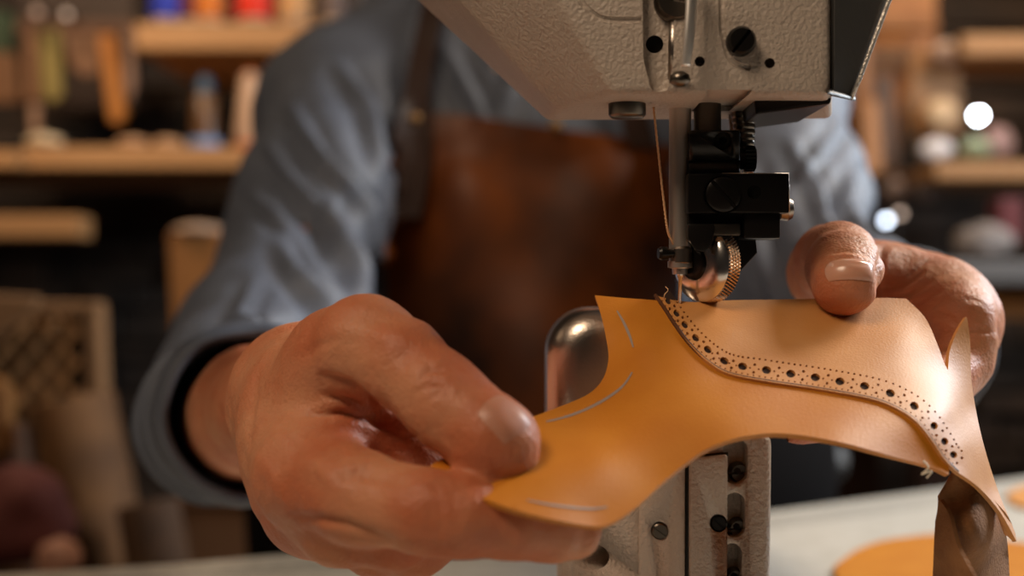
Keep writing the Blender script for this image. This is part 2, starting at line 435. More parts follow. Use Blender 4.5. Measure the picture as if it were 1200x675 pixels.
low = cat2([(1112, 556), (1090, 547), (1040, 533), (980, 517), (920, 508), (880, 510), (850, 517), (820, 531), (780, 562), (745, 594), (715, 613), (690, 616), (620, 602), (560, 582), (520, 566), (504, 552)], 5)
left = cat2([(504, 546), (530, 530), (570, 508), (620, 490), (665, 473), (692, 460), (707, 443), (713, 420), (710, 395), (704, 368), (697, 346)], 5)
sheet('lower_layer', low + left + low_top[1:], dsheet, 9, OCHRE, upper, th=.0015)

# punched overlay
ecurve = cat2([(768, 346), (779, 362), (792, 382), (808, 403), (830, 424), (855, 438), (900, 447), (960, 456), (1020, 467), (1050, 478), (1074, 494), (1092, 516), (1106, 537), (1122, 553)], 8)
over = ecurve + cat2([(1122, 553), (1148, 572), (1172, 600), (1191, 634)], 4)[1:] + cat2([(1190, 625), (1168, 570), (1150, 510), (1139, 450), (1137, 400), (1133, 371)], 5)[:-1] + \
    cat2([(1132, 371), (1121, 390), (1113, 412), (1111, 434)], 4) + cat2([(1108, 430), (1098, 402), (1084, 372), (1062, 350)], 4)[1:] + cat2([(1040, 349), (960, 350), (900, 351), (850, 352), (815, 354), (790, 352)], 3)
arc = [0]
for i in range(1, len(ecurve)): arc.append(arc[-1] + math.dist(ecurve[i], ecurve[i - 1]))
def on_edge(s, off):
    for i in range(1, len(arc)):
        if arc[i] >= s: break
    t = (s - arc[i - 1]) / (arc[i] - arc[i - 1]); a = ecurve[i - 1]; b_ = ecurve[i]
    dx, dy = b_[0] - a[0], b_[1] - a[1]; L = math.hypot(dx, dy); dx /= L; dy /= L
    return (a[0] + (b_[0] - a[0]) * t + dy * off, a[1] + (b_[1] - a[1]) * t - dx * off), (dx, dy)
def hole(s, off, ra, rb, n, holes):
    (x, y), (dx, dy) = on_edge(s, off)
    holes.append([(x + dx * ra * math.cos(k * 2 * PI / n) + dy * rb * math.sin(k * 2 * PI / n), y + dy * ra * math.cos(k * 2 * PI / n) - dx * rb * math.sin(k * 2 * PI / n)) for k in range(n)])
big = []; small = []; s_ = 14.0; LA = arc[-1]; SPC = []
while s_ < LA - 16:
    u = s_ / LA; wf = min(1, .62 + 1.0 * u) * (1 if u < .8 else 1 - (u - .8) * .8); SPC.append((s_, wf))
    sp = 17 if u < .10 else (21 if u < .2 else (26 if u < .3 else (29 if u < .82 else 21)))
    hole(s_, 13 * wf, (5.6 if u < .82 else 4.6) * min(1, wf + .1), 4.6 * wf, 12, big)
    for oo in (8.2, 17.8): hole(s_ + sp * .5, oo * wf, 1.9, 1.7, 6, small)
    if sp > 24:
        for so in (-5.2, 5.2): hole(s_ + sp * .5 + so, 13 * wf, 1.3, 1.2, 5, small)
    s_ += sp
s_ = 7.0
while s_ < LA - 10:
    u = s_ / LA; wf = min(1, .62 + 1.0 * u) * (1 if u < .8 else 1 - (u - .8) * .8)
    hole(s_, 24.5 * wf, 1.6, 1.3, 5, small)
    hole(s_ + 3, 4.4 * wf, 1.2, 1.0, 5, small); s_ += 7
sheet('brogue_overlay', over, dover, 8, TAN, upper, holes=big + small, th=.0012)
bk = [on_edge(5 + i * 8, 2.2)[0] for i in range(int((LA - 8) / 8))]; bk2 = [on_edge(5 + i * 8, 27 * min(1, .62 + i * 8 / LA) * (1 if i * 8 / LA < .8 else .8))[0] for i in range(int((LA - 8) / 8))]
def strip(name, a, b2, dfn, mat, parent, th=.0004):
    n = len(a); V = [P(*p, dfn(*p)) for p in a] + [P(*p, dfn(*p)) for p in b2]
    o = build(name, V, [(i, i + 1, n + i + 1, n + i) for i in range(n - 1)], mat, parent)
    if o.data.polygons[0].normal.y > 0: o.data.flip_normals()
    if th: solid(o, th, -1); o.data.set_sharp_from_angle(angle=math.radians(42))
    return o
sheet('hole_shade_strip', bk + bk2[::-1], lambda x, y: D0(x, y) - .00025, 6, HOLE_SHADE, upper, th=.0001)['label'] = 'dark strip standing in for the shade in the punched holes'  # dark sheet under the overlay puts shade into the holes
# dark cut edge of the overlay, and the pale thread fuzz at its end
tube = [P(x, y, D0(x, y) - .0007) for x, y in ecurve]
fin('dark_cut_edge', tube_bm(tube, .0006, 8), M('dark_cut_edge', (.10, .035, .012), .5), upper, True)['label'] = 'dark line along the cut edge'
# silver pen marks along the tab
def pen(pts, wd=1.6):
    c = cat2(pts, 8); a = []; b2 = []
    for i, p in enumerate(c):
        q = c[min(i + 1, len(c) - 1)]; r = c[max(i - 1, 0)]; dx, dy = q[0] - r[0], q[1] - r[1]; L = math.hypot(dx, dy)
        ww = wd * (.35 + .65 * math.sin(PI * (.06 + .9 * i / len(c))))
        a.append((p[0] + dy / L * ww, p[1] - dx / L * ww)); b2.append((p[0] - dy / L * ww, p[1] + dx / L * ww))
    strip('pen_mark', a, b2, lambda x, y: D0(x, y) - .00018, PEN, upper, 0)
pen([(723, 364), (731, 378), (738, 394), (742, 407)]); pen([(741, 436), (730, 452), (712, 466), (690, 478), (664, 488), (640, 494)]); pen([(618, 586), (650, 592), (690, 596), (712, 594)], 1.3)
# stitched-in thread tail
fin('thread_tail', tube_bm(catmull([P(1082, 540, .378), P(1088, 548, .377), P(1080, 556, .377), P(1092, 552, .378), P(1086, 560, .377)], 6), .00025, 6), M('pale_thread', (.75, .65, .5), .7), upper, True)
# flesh side of the folded-under quarter hanging at the right
DQ = RBF([(1118, 556, .396), (1150, 572, .404), (1184, 610, .420), (1098, 590, .400), (1095, 640, .410), (1100, 700, .422), (1140, 700, .410), (1185, 700, .430), (1135, 620, .395), (1160, 640, .404), (1112, 640, .408), (1180, 650, .428)])
sheet('folded_quarter', cat2([(1120, 553), (1150, 574), (1172, 600), (1181, 640), (1184, 700)], 4) + cat2([(1140, 705), (1103, 700), (1096, 650), (1097, 612), (1100, 585)], 4), lambda x, y: DQ(x, y) + .0022 * math.sin((x * .8 + y * .35 - 40) / 11.0), 7, SUEDE, upper)['label'] = 'rough brown flesh side of the folded quarter'
DQ2 = RBF([(1100, 585, .398), (1115, 600, .394), (1098, 700, .404), (1128, 700, .392), (1108, 640, .396), (1130, 660, .390)])
sheet('tongue_fold', cat2([(1101, 586), (1112, 603), (1122, 640), (1140, 675), (1150, 705)], 4) + cat2([(1120, 706), (1095, 700), (1094, 650), (1096, 610)], 4), DQ2, 7, SUEDE, upper)
sheet('side_strip', cat2([(1163, 584), (1182, 606), (1191, 632), (1187, 634), (1180, 628)], 4) + cat2([(1178, 628), (1170, 606)], 3), lambda x, y: .4035 + (y - 584) * .0001, 5, TAN, upper)

# ------------------------------------------------------------------ sewing machine
SM = thing('sewing_machine', 'beige post-bed sewing machine with knurled roller foot above the bench', 'sewing machine', (P(780, 337, .44).x, .46, BZ))
ZB = P(0, 109, .395).z                  # underside of the head
def zx(px, d): return P(px, 0, d).x
hd = bmesh.new()
# head casting: front face, broad chamfer on the left, closed underside
def hv(px, py, d): return hd.verts.new(P(px, py, d))
top = P(0, -170, .395).z
def at(px, d, z): return hd.verts.new((zx(px, d), d, z))
ring_low = [at(719, .395, ZB), at(973, .395, ZB - .0005), at(975, .452, ZB - .0005), at(640, .452, ZB - .001), at(652, .425, ZB - .0012)]
zk = P(0, 0, .395).z
ring_mid = [at(655, .395, zk), at(973, .395, zk), at(975, .470, zk), at(546, .470, zk), at(556, .428, zk + .001)]
ring_top = [at(545, .395, top), at(973, .395, top), at(975, .480, top), at(400, .480, top), at(420, .43, top)]
for A_, B_ in ((ring_low, ring_mid), (ring_mid, ring_top)):
    for i in range(5): hd.faces.new((A_[i], A_[(i + 1) % 5], B_[(i + 1) % 5], B_[i]))
hd.faces.new(ring_low[::-1]); hd.faces.new(ring_top)
bmesh.ops.recalc_face_normals(hd, faces=hd.faces)
bmesh.ops.bevel(hd, geom=[e for e in hd.edges], offset=.0022, segments=3, affect='EDGES', profile=.55)
head = fin('head_casting', hd, PAINT, SM, angle=50)
c = pprism([(838, 96), (893, 96), (880, 113), (838, 113)], .380, .43)
cut(head, c)
# vertical channel, inset panel groove and long groove
cut(head, pprism([(756, -200), (799, -200), (797, 60), (790, 98), (770, 98), (760, 60)], .380, .3985, bev=.0015))
for pts in ([(846, -200), (846, 10), (849, 45), (858, 72), (880, 80)], [(660, -40), (680, 0), (700, 19), (720, 23), (752, 23)]):
    cut(head, tube_bm(catmull([P(x, y, .3948) for x, y in pts], 8), .0010, 8))
for x, y, r in ((820, 72, 6), (902, 74, 6)):
    cut(head, cyl_bm(P(x, y, .38), P(x, y, .402), r * K * .395))
cut(head, cyl_bm(P(767, 52, .38), P(767, 52, .408), 10.5 * K * .395))
hi_ = fin('bore_fill', cyl_bm(P(767, 52, .4005), P(767, 52, .407), 10.3 * K * .395), BLACK, SM, angle=40)  # black cylinder closing the bottom of the bore
# arm carrying on up and to the left above the frame
fin('arm', box_bm(-.20, zx(900, .44), .400, .475, top - .002, top + .075, .012, 4), PAINT, SM, angle=50)
# face plate on the right-hand end
fp = bmesh.new(); zf = ZB - .0006
A_ = [(zx(975, .394), .394, zf), (zx(997, .402), .402, zf - .0004), (zx(997, .402) - .0004, .455, zf + .009), (zx(975, .455), .455, zf + .009)]
za = P(0, 0, .40).z; B_ = [(zx(974, .394), .394, za), (zx(1042, .402), .402, za), (zx(1042, .402) - .0004, .47, za), (zx(975, .47), .47, za)]
C_ = [(zx(974, .394), .394, top), (zx(1150, .402), .402, top), (zx(1150, .402) - .0004, .48, top), (zx(975, .48), .48, top)]
Rg = [[fp.verts.new(v) for v in r] for r in (A_, B_, C_)]
for q in range(2):
    for i in range(4): fp.faces.new((Rg[q][i], Rg[q][(i + 1) % 4], Rg[q + 1][(i + 1) % 4], Rg[q + 1][i]))
fp.faces.new(Rg[0][::-1]); fp.faces.new(Rg[2]); bmesh.ops.recalc_face_normals(fp, faces=fp.faces)
bmesh.ops.bevel(fp, geom=list(fp.edges), offset=.0012, segments=3, affect='EDGES')
fin('face_plate', fp, GREY, SM, angle=50)['label'] = 'dark grey end plate with a bright rim'
EDGEM = M('bright_rim', (.62, .58, .53), .35, metal=.6, bump=.6, bscale=900)
fin('plate_rim', tube_bm([P(997, 116, .4005), P(1008, 90, .4005), P(1042, 0, .4005), P(1150, -170 * .395 / .40 - 3, .4005)], .0007, 8), EDGEM, SM, True)
fin('underside_shade', pprism([(884, 117), (975, 114), (973, 122), (886, 134)], .408, .452, .0008), BLACK, SM)['label'] = 'black wedge for the shaded underside of the head'  # shade under the head drawn as a black wedge
fin('bottom_plug', lathe_bm(P(735, 112, .415), P(735, 140, .415), [(0, 22 * K * .415), (.0056, 22 * K * .415), (.0062, 20 * K * .415), (.0066, 18 * K * .415)], 32), DSTEEL, SM, angle=40)
def slotted(name, px, py, d, r, mat, par, depth=.004, tilt=.5, recess=False):
    r_ = r * K * d; a = P(px, py, d); b_ = a - Vector((0, depth, 0)); n_ = Vector((0, -1, 0))
    o = fin(name, lathe_bm(a, b_, [(0, r_), (depth * .75, r_), (depth, r_ * .82)], 32), mat, par, angle=40)
    c_ = box_bm(-r_ * 1.2, r_ * 1.2, -depth * .4, depth * .4, -r_ * .11, r_ * .11)
    c_.transform(Matrix.Translation(b_) @ Matrix.Rotation(tilt, 4, 'Y')); cut(o, c_); return o
slotted('plate_screw', 867, 50, .395, 17, BLACK, SM, .0045, -.9)
slotted('plate_screw', 790, 4, .400, 25, DSTEEL, SM, .006, .2)
lv = fin('lift_lever', tube_bm(catmull([P(812, -30, .389), P(811, 0, .388), P(808, 40, .3875), P(804, 78, .3885)], 6), [.0026 - .0010 * i / 18 for i in range(19)], 12, flat=.6), M('satin_chrome', (.92, .88, .84), .42, metal=.85), SM, True)
fin('lever_tip', lathe_bm(P(796, 84, .392), P(797, 102, .392), [(0, .0012), (.001, .0027), (.0028, .0030), (.0042, .0012)], 20), DSTEEL, lv, True)
fin('lever_shaft', tube_bm([P(790, 20, .3965), P(789, 92, .3975)], .0016, 12), STEEL, SM, True)
# needle bar, presser bar and clamp
DN = .425
def r_(px): return px * K * DN
NB = M('needle_bar_steel', (.80, .74, .68), .34, metal=.9)
fin('needle_bar', lathe_bm(P(797, 96, DN), P(797, 340, DN), [(0, r_(13)), (.0535, r_(13)), (.0537, r_(14.5)), (.0555, r_(14.5)), (.0558, r_(9.5)), (.0575, r_(9))], 36), NB, SM, angle=35)
nc = fin('needle_clamp', lathe_bm(P(798, 288, DN - .0006), P(798, 312, DN - .0006), [(0, r_(10)), (.001, r_(13)), (.005, r_(13)), (.006, r_(9))], 30), STEEL, SM, angle=35)
b = cyl_bm(P(790, 297, DN - .002), P(772, 297, DN - .003), r_(5.5), bev=.0004); fin('clamp_screw', lathe_bm(P(782, 297, DN - .0025), P(771, 297, DN - .003), [(0, r_(7.5)), (.002, r_(8)), (.0028, r_(6))], 20, b), BLACK, nc, angle=35)
nd = fin('needle', lathe_bm(P(798, 308, DN - .001), P(796, 360, DN), [(0, .0011), (.004, .0010), (.0045, .0006), (.0118, .0005), (.0135, .00008)], 14), CHROME, SM, True)
fin('presser_bar', cyl_bm(P(829, 100, DN + .001), P(829, 158, DN + .001), r_(16), n=36), DSTEEL, SM, angle=35)
fin('bar_sleeve', lathe_bm(P(829, 106, DN + .001), P(829, 125, DN + .001), [(0, r_(20)), (.003, r_(20)), (.0038, r_(17))], 36), BLACK, SM, angle=35)
def hinge():
    b = bmesh.new()
    for i in range(9): lathe_bm(P(870 + i * .6, 126 + i * 6.5, DN + .008), P(870 + i * .6, 140 + i * 6.5, DN + .008), [(0, r_(15 - i * .7)), (.0007, r_(15.8 - i * .75)), (.0013, r_(15 - i * .7)), (.0017, r_(14 - i * .7))], 24, b)
    return b
fin('lift_spring', hinge(), DSTEEL, SM, angle=50)
fin('spring_rod', cyl_bm(P(872, 112, DN + .008), P(877, 205, DN + .008), r_(6)), CHROME, SM, True)
fin('guard_plate', pprism([(852, 118), (888, 118), (868, 206), (862, 206)], DN + .012, DN + .0135, .0002), CHROME, SM)
cb = fin('clamp_block', pbox(808, 152, 868, 208, DN - .006, DN + .009, .0012, 3), BLACK, SM, angle=40)
cut(cb, cyl_bm(P(847, 165, DN - .01), P(847, 165, DN - .001), r_(10)))
cut(cb, pbox(800, 187, 880, 190, DN - .008, DN - .004))
fin('socket_screw', lathe_bm(P(847, 165, DN - .001), P(847, 165, DN - .004), [(0, r_(9.5)), (.002, r_(9.5)), (.0022, r_(5)), (.0008, r_(4.5))], 24, close=False), DSTEEL, cb, angle=40)
kn = bmesh.new()
for i in range(18):
    a = 2 * PI * i / 18; cyl_bm(P(872, 186, DN) + Vector((0, math.cos(a), math.sin(a))) * r_(13), P(884, 186, DN) + Vector((0, math.cos(a), math.sin(a))) * r_(13), r_(2.4), n=6, bm=kn)
cyl_bm(P(866, 186, DN), P(885, 186, DN), r_(13), bm=kn)
fin('knurled_knob', kn, BLACK, SM, angle=40)
gb = fin('guide_bracket', pbox(806, 203, 925, 250, DN - .010, DN + .004, .0007, 2), BLACK, SM, angle=40)
cut(gb, cyl_bm(P(847, 228, DN - .014), P(847, 228, DN - .0092), r_(22)))
slotted('bracket_screw', 847, 228, DN - .0093, 20.5, BLACK, gb, .0018, .85)
cut(gb, cyl_bm(P(884, 225, DN - .014), P(884, 225, DN - .0086), r_(8)))
fin('edge_highlight', tube_bm([P(846, 203.5, DN - .0096), P(924, 203.5, DN - .0096), P(925, 248, DN - .0096)], .00025, 6), STEEL, gb, True)  # thin steel line put along the edge as its highlight
fin('side_block', pbox(872, 246, 915, 280, DN - .008, DN + .004, .001, 2), BLACK, SM, angle=40)
fin('thumb_nut', lathe_bm(P(914, 245, DN - .003), P(935, 245, DN - .003), [(0, r_(13)), (.0022, r_(14)), (.0036, r_(11)), (.004, r_(6))], 24), STEEL, SM, angle=35)
fin('foot_shank', pprism([(806, 248), (872, 248), (872, 262), (850, 286), (828, 292), (806, 280)], DN - .005, DN + .006, .001), BLACK, SM, angle=40)
fin('shank_strap', pbox(806, 262, 868, 276, DN - .0075, DN - .004, .0006), DSTEEL, SM, angle=40)
# fork arms of the roller foot, and the guard behind it
fin('foot_fork', pprism([(836, 268), (884, 262), (888, 296), (868, 318), (850, 326), (842, 300)], DN + .008, DN + .011, .0006), BLACK, SM, angle=40)
fin('foot_fork', pprism([(806, 262), (838, 262), (836, 284), (826, 296), (816, 294), (806, 280)], DN - .009, DN - .006, .0008), BLACK, SM, angle=40)
# knurled roller wheel: a short drum whose axle points left and towards the lens
WC = P(823, 309, DN + .002); WR = r_(46); axd = Vector((-.80, -.60, 0)).normalized()
wu = Vector((0, 0, 1)); wv = axd.cross(wu).normalized()
wheel = fin('roller_foot', lathe_bm(WC - axd * .0048, WC + axd * .0034, [(0, WR * .80), (.0003, WR * .93), (.0009, WR * .965), (.0048, WR * .965), (.0052, WR * .985), (.0060, WR * .95), (.0074, WR * .80), (.0080, WR * .62), (.0082, WR * .40)], 64), CHROME, SM, angle=45)
kn = bmesh.new(); NK = 72
for j in range(4):
    for i in range(NK):
        a = 2 * PI * (i + .5 * (j % 2)) / NK; rd = wu * math.cos(a) + wv * math.sin(a); tg = -wu * math.sin(a) + wv * math.cos(a)
        c0 = WC - axd * (.0042 - j * .0011) + rd * WR * .962; s1 = .00075
        vs = [kn.verts.new(c0 + axd * .00055), kn.verts.new(c0 + tg * s1), kn.verts.new(c0 - axd * .00055), kn.verts.new(c0 - tg * s1), kn.verts.new(c0 + rd * .0007)]
        for q in range(4): kn.faces.new((vs[q], vs[(q + 1) % 4], vs[4]))
        kn.faces.new(vs[3::-1])
fin('knurling', kn, M('knurled_steel', (.72, .55, .42), .25, metal=1), wheel)
fin('axle_cap', lathe_bm(WC + axd * .0030, WC + axd * .006, [(0, WR * .44), (.0008, WR * .42), (.0012, WR * .3), (.0013, WR * .1)], 32), BLACK, wheel, True)
# post: beige casting and steel cap
DP = .428
pz0 = BZ
post = bmesh.new()
pc = pprism([(660, 508), (906, 508), (902, 900), (656, 900)], DP, DP + .050, .004, 4)
pt = fin('post', pc, PAINT, SM, angle=50)
for x, y, wd, ht in ((868, 545, 15, 28), (867, 610, 13, 27), (864, 668, 12, 24), (862, 735, 12, 24)):
    pr = [(x + wd * math.cos(a), y + (ht - wd) * (1 if math.sin(a) > 0 else -1) + wd * math.sin(a)) for a in [2 * PI * k / 32 for k in range(32)]]
    cut(pt, pprism(pr, DP - .01, DP + .009))
    sx, sy = x - 4, y + 7
    slotted('post_screw', sx, sy, DP + .0088, 11.5, DSTEEL, SM, .005, 0)
    fin('screw_socket', cyl_bm(P(sx, sy, DP + .0039), P(sx, sy, DP + .0035), 4.5 * K * DP, n=6), BLACK, SM)
cut(pt, cyl_bm(P(672, 656, DP - .006), P(722, 648, DP + .0085), 17 * K * DP, 14 * K * DP))
# raised covers on the post front
def cover(name, pp, d0):
    o = fin(name, pprism(pp, d0, DP + .0006, .0009, 3), PAINT, SM, angle=50); return o
cv1 = cover('post_cover', [(757, 530), (803, 530), (803, 905), (748, 905), (749, 600)], DP - .0016)
cv2 = cover('post_cover', [(808, 538), (853, 533), (852, 905), (808, 905)], DP - .0030)
cut(cv1, cyl_bm(P(773, 622, DP - .01), P(773, 622, DP - .0006), 10.5 * K * DP)); slotted('cover_screw', 773, 622, DP - .0004, 9.6, DSTEEL, cv1, .0016, .6)
cut(cv2, cyl_bm(P(842, 613, DP - .01), P(842, 613, DP - .0008), 10.5 * K * DP)); slotted('cover_screw', 842, 613, DP - .0006, 9.6, BLACK, cv2, .0016, .8)
fin('cover_gap', tube_bm([P(805.5, 900, DP - .0002), P(805.5, 541, DP - .0002), P(812, 535.5, DP - .0002), P(853, 532, DP - .0002)], .0007, 6), BLACK, SM)
# rounded steel cap carrying the needle plate
cap = pprism([(646, 366), (900, 366), (900, 510), (646, 510)], DP + .002, DP + .046, .0)
capm = bmesh.new(); x0 = zx(641, DP + .004); x1 = zx(899, DP + .004); z1 = P(0, 361, DP + .004).z; z0 = P(0, 512, DP + .004).z; R_ = .0145
pl = [(x0, z0), (x1, z0)] + [(x1 - R_ + R_ * math.cos(a), z1 - R_ + R_ * math.sin(a)) for a in [k * PI / 2 / 10 for k in range(11)]] + [(x0 + R_ + R_ * math.cos(a), z1 - R_ + R_ * math.sin(a)) for a in [PI / 2 + k * PI / 2 / 10 for k in range(11)]]
cap.free(); capm = prism_bm(pl, DP + .006, DP + .048)
bmesh.ops.bevel(capm, geom=[e for e in capm.edges if abs(e.verts[0].co.y - e.verts[1].co.y) < 1e-6], offset=.010, segments=8, affect='EDGES', profile=.5)
fin('post_cap', capm, STEEL, SM, angle=50)['label'] = 'rounded polished steel cap of the post'
# bed plate of the machine let into the bench
fin('bed', box_bm(zx(560, .45), zx(980, .45), .40, .52, BZ + .0002, BZ + .006, .002), PAINT, SM, angle=50)
# thread
th = tube_bm([P(765.5, 122, .4215), P(770, 165, .4212), P(776, 220, .421), P(781, 262, .4215), P(784, 276, .4225), P(791, 290, .423)], .00032, 8)
tw = bmesh.new(); tp = catmull([P(765.5, 122, .4215), P(770, 165, .4212), P(776, 220, .421), P(781, 262, .4215), P(784, 276, .4225)], 60)
hel = [p + Vector((math.cos(i * .8), math.sin(i * .8), 0)) * .00018 for i, p in enumerate(tp)]
tube_bm(hel, .00024, 6, th)
tag(fin('sewing_thread', th, THREADM, None, True), 'orange twisted thread running from the machine head down to the needle', 'thread')
tag(fin('thread_curl', tube_bm(catmull([P(778, 352, .420), P(779, 345, .419), P(783, 340, .421), P(780, 336, .424)], 8), .00014, 6), THREADM, None, True), 'tiny curl of loose orange thread beside the needle on the leather', 'thread')

# ------------------------------------------------------------------ person
def A3(p): return tuple(p)
def finger(S, pts, k=.003): S.chain([(P(x, y, d), r) for x, y, d, r in pts], k)
person = thing('person', 'person in a blue shirt and brown leather apron guiding leather through the machine', 'person', (P(620, 337, 1.14).x, 1.14, 0))
BV = []; BF = []
def addmesh(V, F):
    n = sum(len(v) for v in BV); BV.append(V); BF.append(F + n)
# --- hand at the left of the picture
S = Soft(P(150, 720, .5) + Vector((-.03, -.165, -.0)), (P(720, 340, .36).x + .01, .64, P(600, 330, .45).z + .012), .00095)
S.chain([(P(288, 492, .63), .0285), (P(302, 480, .56), .0245), (P(338, 472, .49), .0200), (P(362, 466, .445), .0190)], .006)
for pts in ([(362, 462, .445, .0190), (352, 520, .41, .0145), (360, 556, .388, .0146)],           # to the index knuckle
            [(362, 470, .45, .0200), (372, 560, .41, .0145), (372, 596, .405, .0135)],
            [(360, 480, .455, .0215), (385, 560, .43, .014), (400, 605, .425, .0125)],
            [(368, 480, .46, .019), (420, 590, .445, .0115)],
            [(368, 464, .44, .0150), (400, 430, .405, .0145), (430, 407, .388, .0135)],           # thumb metacarpal
            [(365, 480, .425, .018), (402, 476, .408, .0095), (396, 526, .398, .0122)]):
    finger(S, pts, .012)
finger(S, [(360, 556, .388, .0145), (420, 584, .366, .0120), (500, 600, .3535, .0103), (540, 606, .3530, .0099), (602, 614, .3565, .0088), (640, 619, .361, .0080), (672, 624, .365, .0072)], .003)
T = S.empty()
finger(T, [(430, 405, .388, .0135), (472, 427, .378, .0113), (510, 460, .3705, .0104), (533, 480, .368, .0108), (572, 512, .3625, .0108), (586, 521, .3615, .0103)], .004)
S.join(T)
for pts in ([(372, 596, .405, .0135), (400, 612, .385, .0118), (462, 622, .376, .0100), (488, 600, .388, .0092), (496, 556, .398, .0086), (472, 516, .399, .0088)],
            [(400, 605, .425, .0125), (440, 628, .400, .0108), (486, 632, .392, .0102), (530, 612, .408, .0088), (525, 570, .42, .008)],
            [(420, 595, .445, .0112), (470, 620, .43, .0095), (520, 615, .43, .0085), (540, 590, .44, .0075)]):
    T.f[:] = .05; finger(T, pts, .003); S.join(T)
V, F = S.mesh(); V = relax(V, F, 2)
V = crease(V, F, [([(380, 440), (408, 452), (436, 474), (450, 494)], 5, .0026), ([(366, 486), (400, 484), (434, 492), (454, 502)], 4, .0024), ([(400, 466), (428, 480), (446, 492)], 3.5, .0020), ([(376, 462), (402, 470), (430, 486)], 3, .0012),
                  ([(306, 540), (322, 560), (326, 585)], 9, -.0010), ([(345, 548), (375, 545), (395, 568)], 14, -.0014), ([(345, 606), (400, 612), (460, 634)], 5, .0016), ([(400, 560), (430, 556), (470, 566)], 8, .0009),
                  ([(493, 443), (503, 433), (520, 436)], 2.6, .0007), ([(488, 460), (500, 452), (524, 456)], 2.6, .0007), ([(500, 472), (512, 462), (530, 464)], 2.2, .0004), ([(560, 560), (585, 568), (612, 585)], 4, .0004),
                  ([(455, 506), (470, 512), (490, 510)], 2.5, .0009), ([(460, 524), (472, 528), (488, 524)], 2.5, .0007), ([(304, 430), (296, 470), (292, 520)], 4, .0007), ([(395, 384), (450, 392), (480, 402)], 12, -.0008),
                  ([(330, 500), (350, 520), (350, 545)], 4, .0005), ([(352, 420), (372, 404), (400, 396)], 5, .0006), ([(318, 420), (330, 400), (350, 385)], 4, .0004), ([(500, 585), (506, 605), (500, 630)], 3, .0004), ([(512, 585), (518, 605), (512, 632)], 3, .0004), ([(596, 604), (600, 620), (596, 640)], 3, .0004),
                  ([(545, 500), (560, 512), (566, 540)], 14, -.0005)])
V = fbm(V, 90, .0005, normals(V, F), 3)
addmesh(V, F)
# --- hand at the right of the picture
S = Soft((P(890, 0, .44).x, .385, P(0, 560, .42).z), (P(1200, 0, .62).x, .70, P(0, 250, .5).z), .00095)
S.chain([(P(1050, 400, .68), .030), (P(1066, 392, .60), .0265), (P(1078, 384, .54), .0225), (P(1085, 382, .51), .0200)], .006)
for pts in ([(1085, 376, .51, .0185), (1098, 364, .488, .0150), (1120, 368, .470, .0115)],
            [(1085, 380, .51, .0185), (1100, 380, .49, .0150), (1120, 385, .478, .0125)],
            [(1060, 364, .52, .0175), (1010, 338, .505, .0140), (968, 320, .490, .0128)],
            [(1075, 358, .505, .0150), (1040, 345, .495, .0125), (1000, 332, .49, .010)]):
    finger(S, pts, .012)
finger(S, [(1120, 368, .470, .0110), (1127, 374, .463, .0100), (1134, 398, .461, .0088), (1131, 424, .460, .0082)], .003)
T = S.empty()
finger(T, [(968, 320, .490, .0124), (973, 306, .470, .0112), (984, 303, .455, .0108), (990, 316, .437, .0108), (990, 331, .4275, .0101)], .005)
S.join(T)
for pts in ([(1131, 424, .460, .0082), (1100, 455, .442, .0080), (1080, 470, .435, .0075)],
            [(1120, 385, .478, .0115), (1120, 430, .470, .0100), (1080, 470, .440, .0090), (1010, 480, .410, .0085), (940, 487, .398, .0080)],
            [(1100, 400, .49, .0125), (1090, 450, .475, .0095), (1040, 470, .45, .0085), (1000, 470, .43, .0075)]):
    T.f[:] = .05; finger(T, pts, .003); S.join(T)
V, F = S.mesh(); V = relax(V, F, 2)
V = crease(V, F, [([(1034, 292), (1031, 318), (1030, 345)], 4, .0014), ([(1036, 340), (1058, 336), (1082, 318)], 2.8, .0014), ([(1042, 350), (1066, 346), (1092, 328)], 2.8, .0013), ([(1056, 330), (1072, 318), (1086, 306)], 2.6, .0008),
                  ([(1054, 360), (1080, 354), (1102, 340)], 2.6, .0009), ([(1064, 368), (1088, 362), (1108, 350)], 2.6, .0006), ([(966, 298), (990, 294), (1014, 299)], 2.2, .0006), ([(964, 305), (990, 301), (1016, 306)], 2.0, .0006), ([(964, 311), (990, 308), (1016, 312)], 1.8, .0004), ([(1128, 392), (1148, 386), (1162, 390)], 3, .0012),
                  ([(1130, 352), (1142, 350), (1152, 356)], 3, .0004), ([(1090, 372), (1110, 372), (1124, 380)], 4, .0006)])
V = fbm(V, 90, .0004, normals(V, F), 8)
addmesh(V, F)
# --- rest of the body, coarser: trunk, arms inside the sleeves, neck, head
S = Soft((-.36, .80, .50), (.50, 1.34, 1.62), .006)
def PT(x, y, d): return P(x, y, d)
cx = P(620, 0, 1.14).x
S.cap((cx, 1.15, .64), (cx, 1.16, 1.10), .115, .125, .05); S.cap((cx - .07, 1.15, 1.02), (cx + .08, 1.15, 1.02), .09, .09, .05)
SH_L = P(398, 128, 1.08); EL_L = P(322, 408, .82); SH_R = P(884, 108, 1.06); EL_R = P(922, 335, .88)
S.chain([(SH_L, .045), (EL_L, .036)], .03); S.chain([(SH_R, .045), (EL_R, .036)], .03)
S.cap(EL_L, P(286, 492, .64), .034, .0265, .02); S.cap(EL_R, P(1050, 400, .69), .034, .029, .02)
S.cap(SH_L, (cx, 1.15, 1.09), .038, .055, .04); S.cap(SH_R, (cx, 1.15, 1.09), .038, .055, .04)
NK_ = Vector((P(590, 0, 1.12).x, 1.13, 1.20)); HD = NK_ + Vector((0, -.045, .15))
S.cap((NK_.x, 1.14, 1.13), NK_ + Vector((0, -.01, .06)), .06, .054, .04)
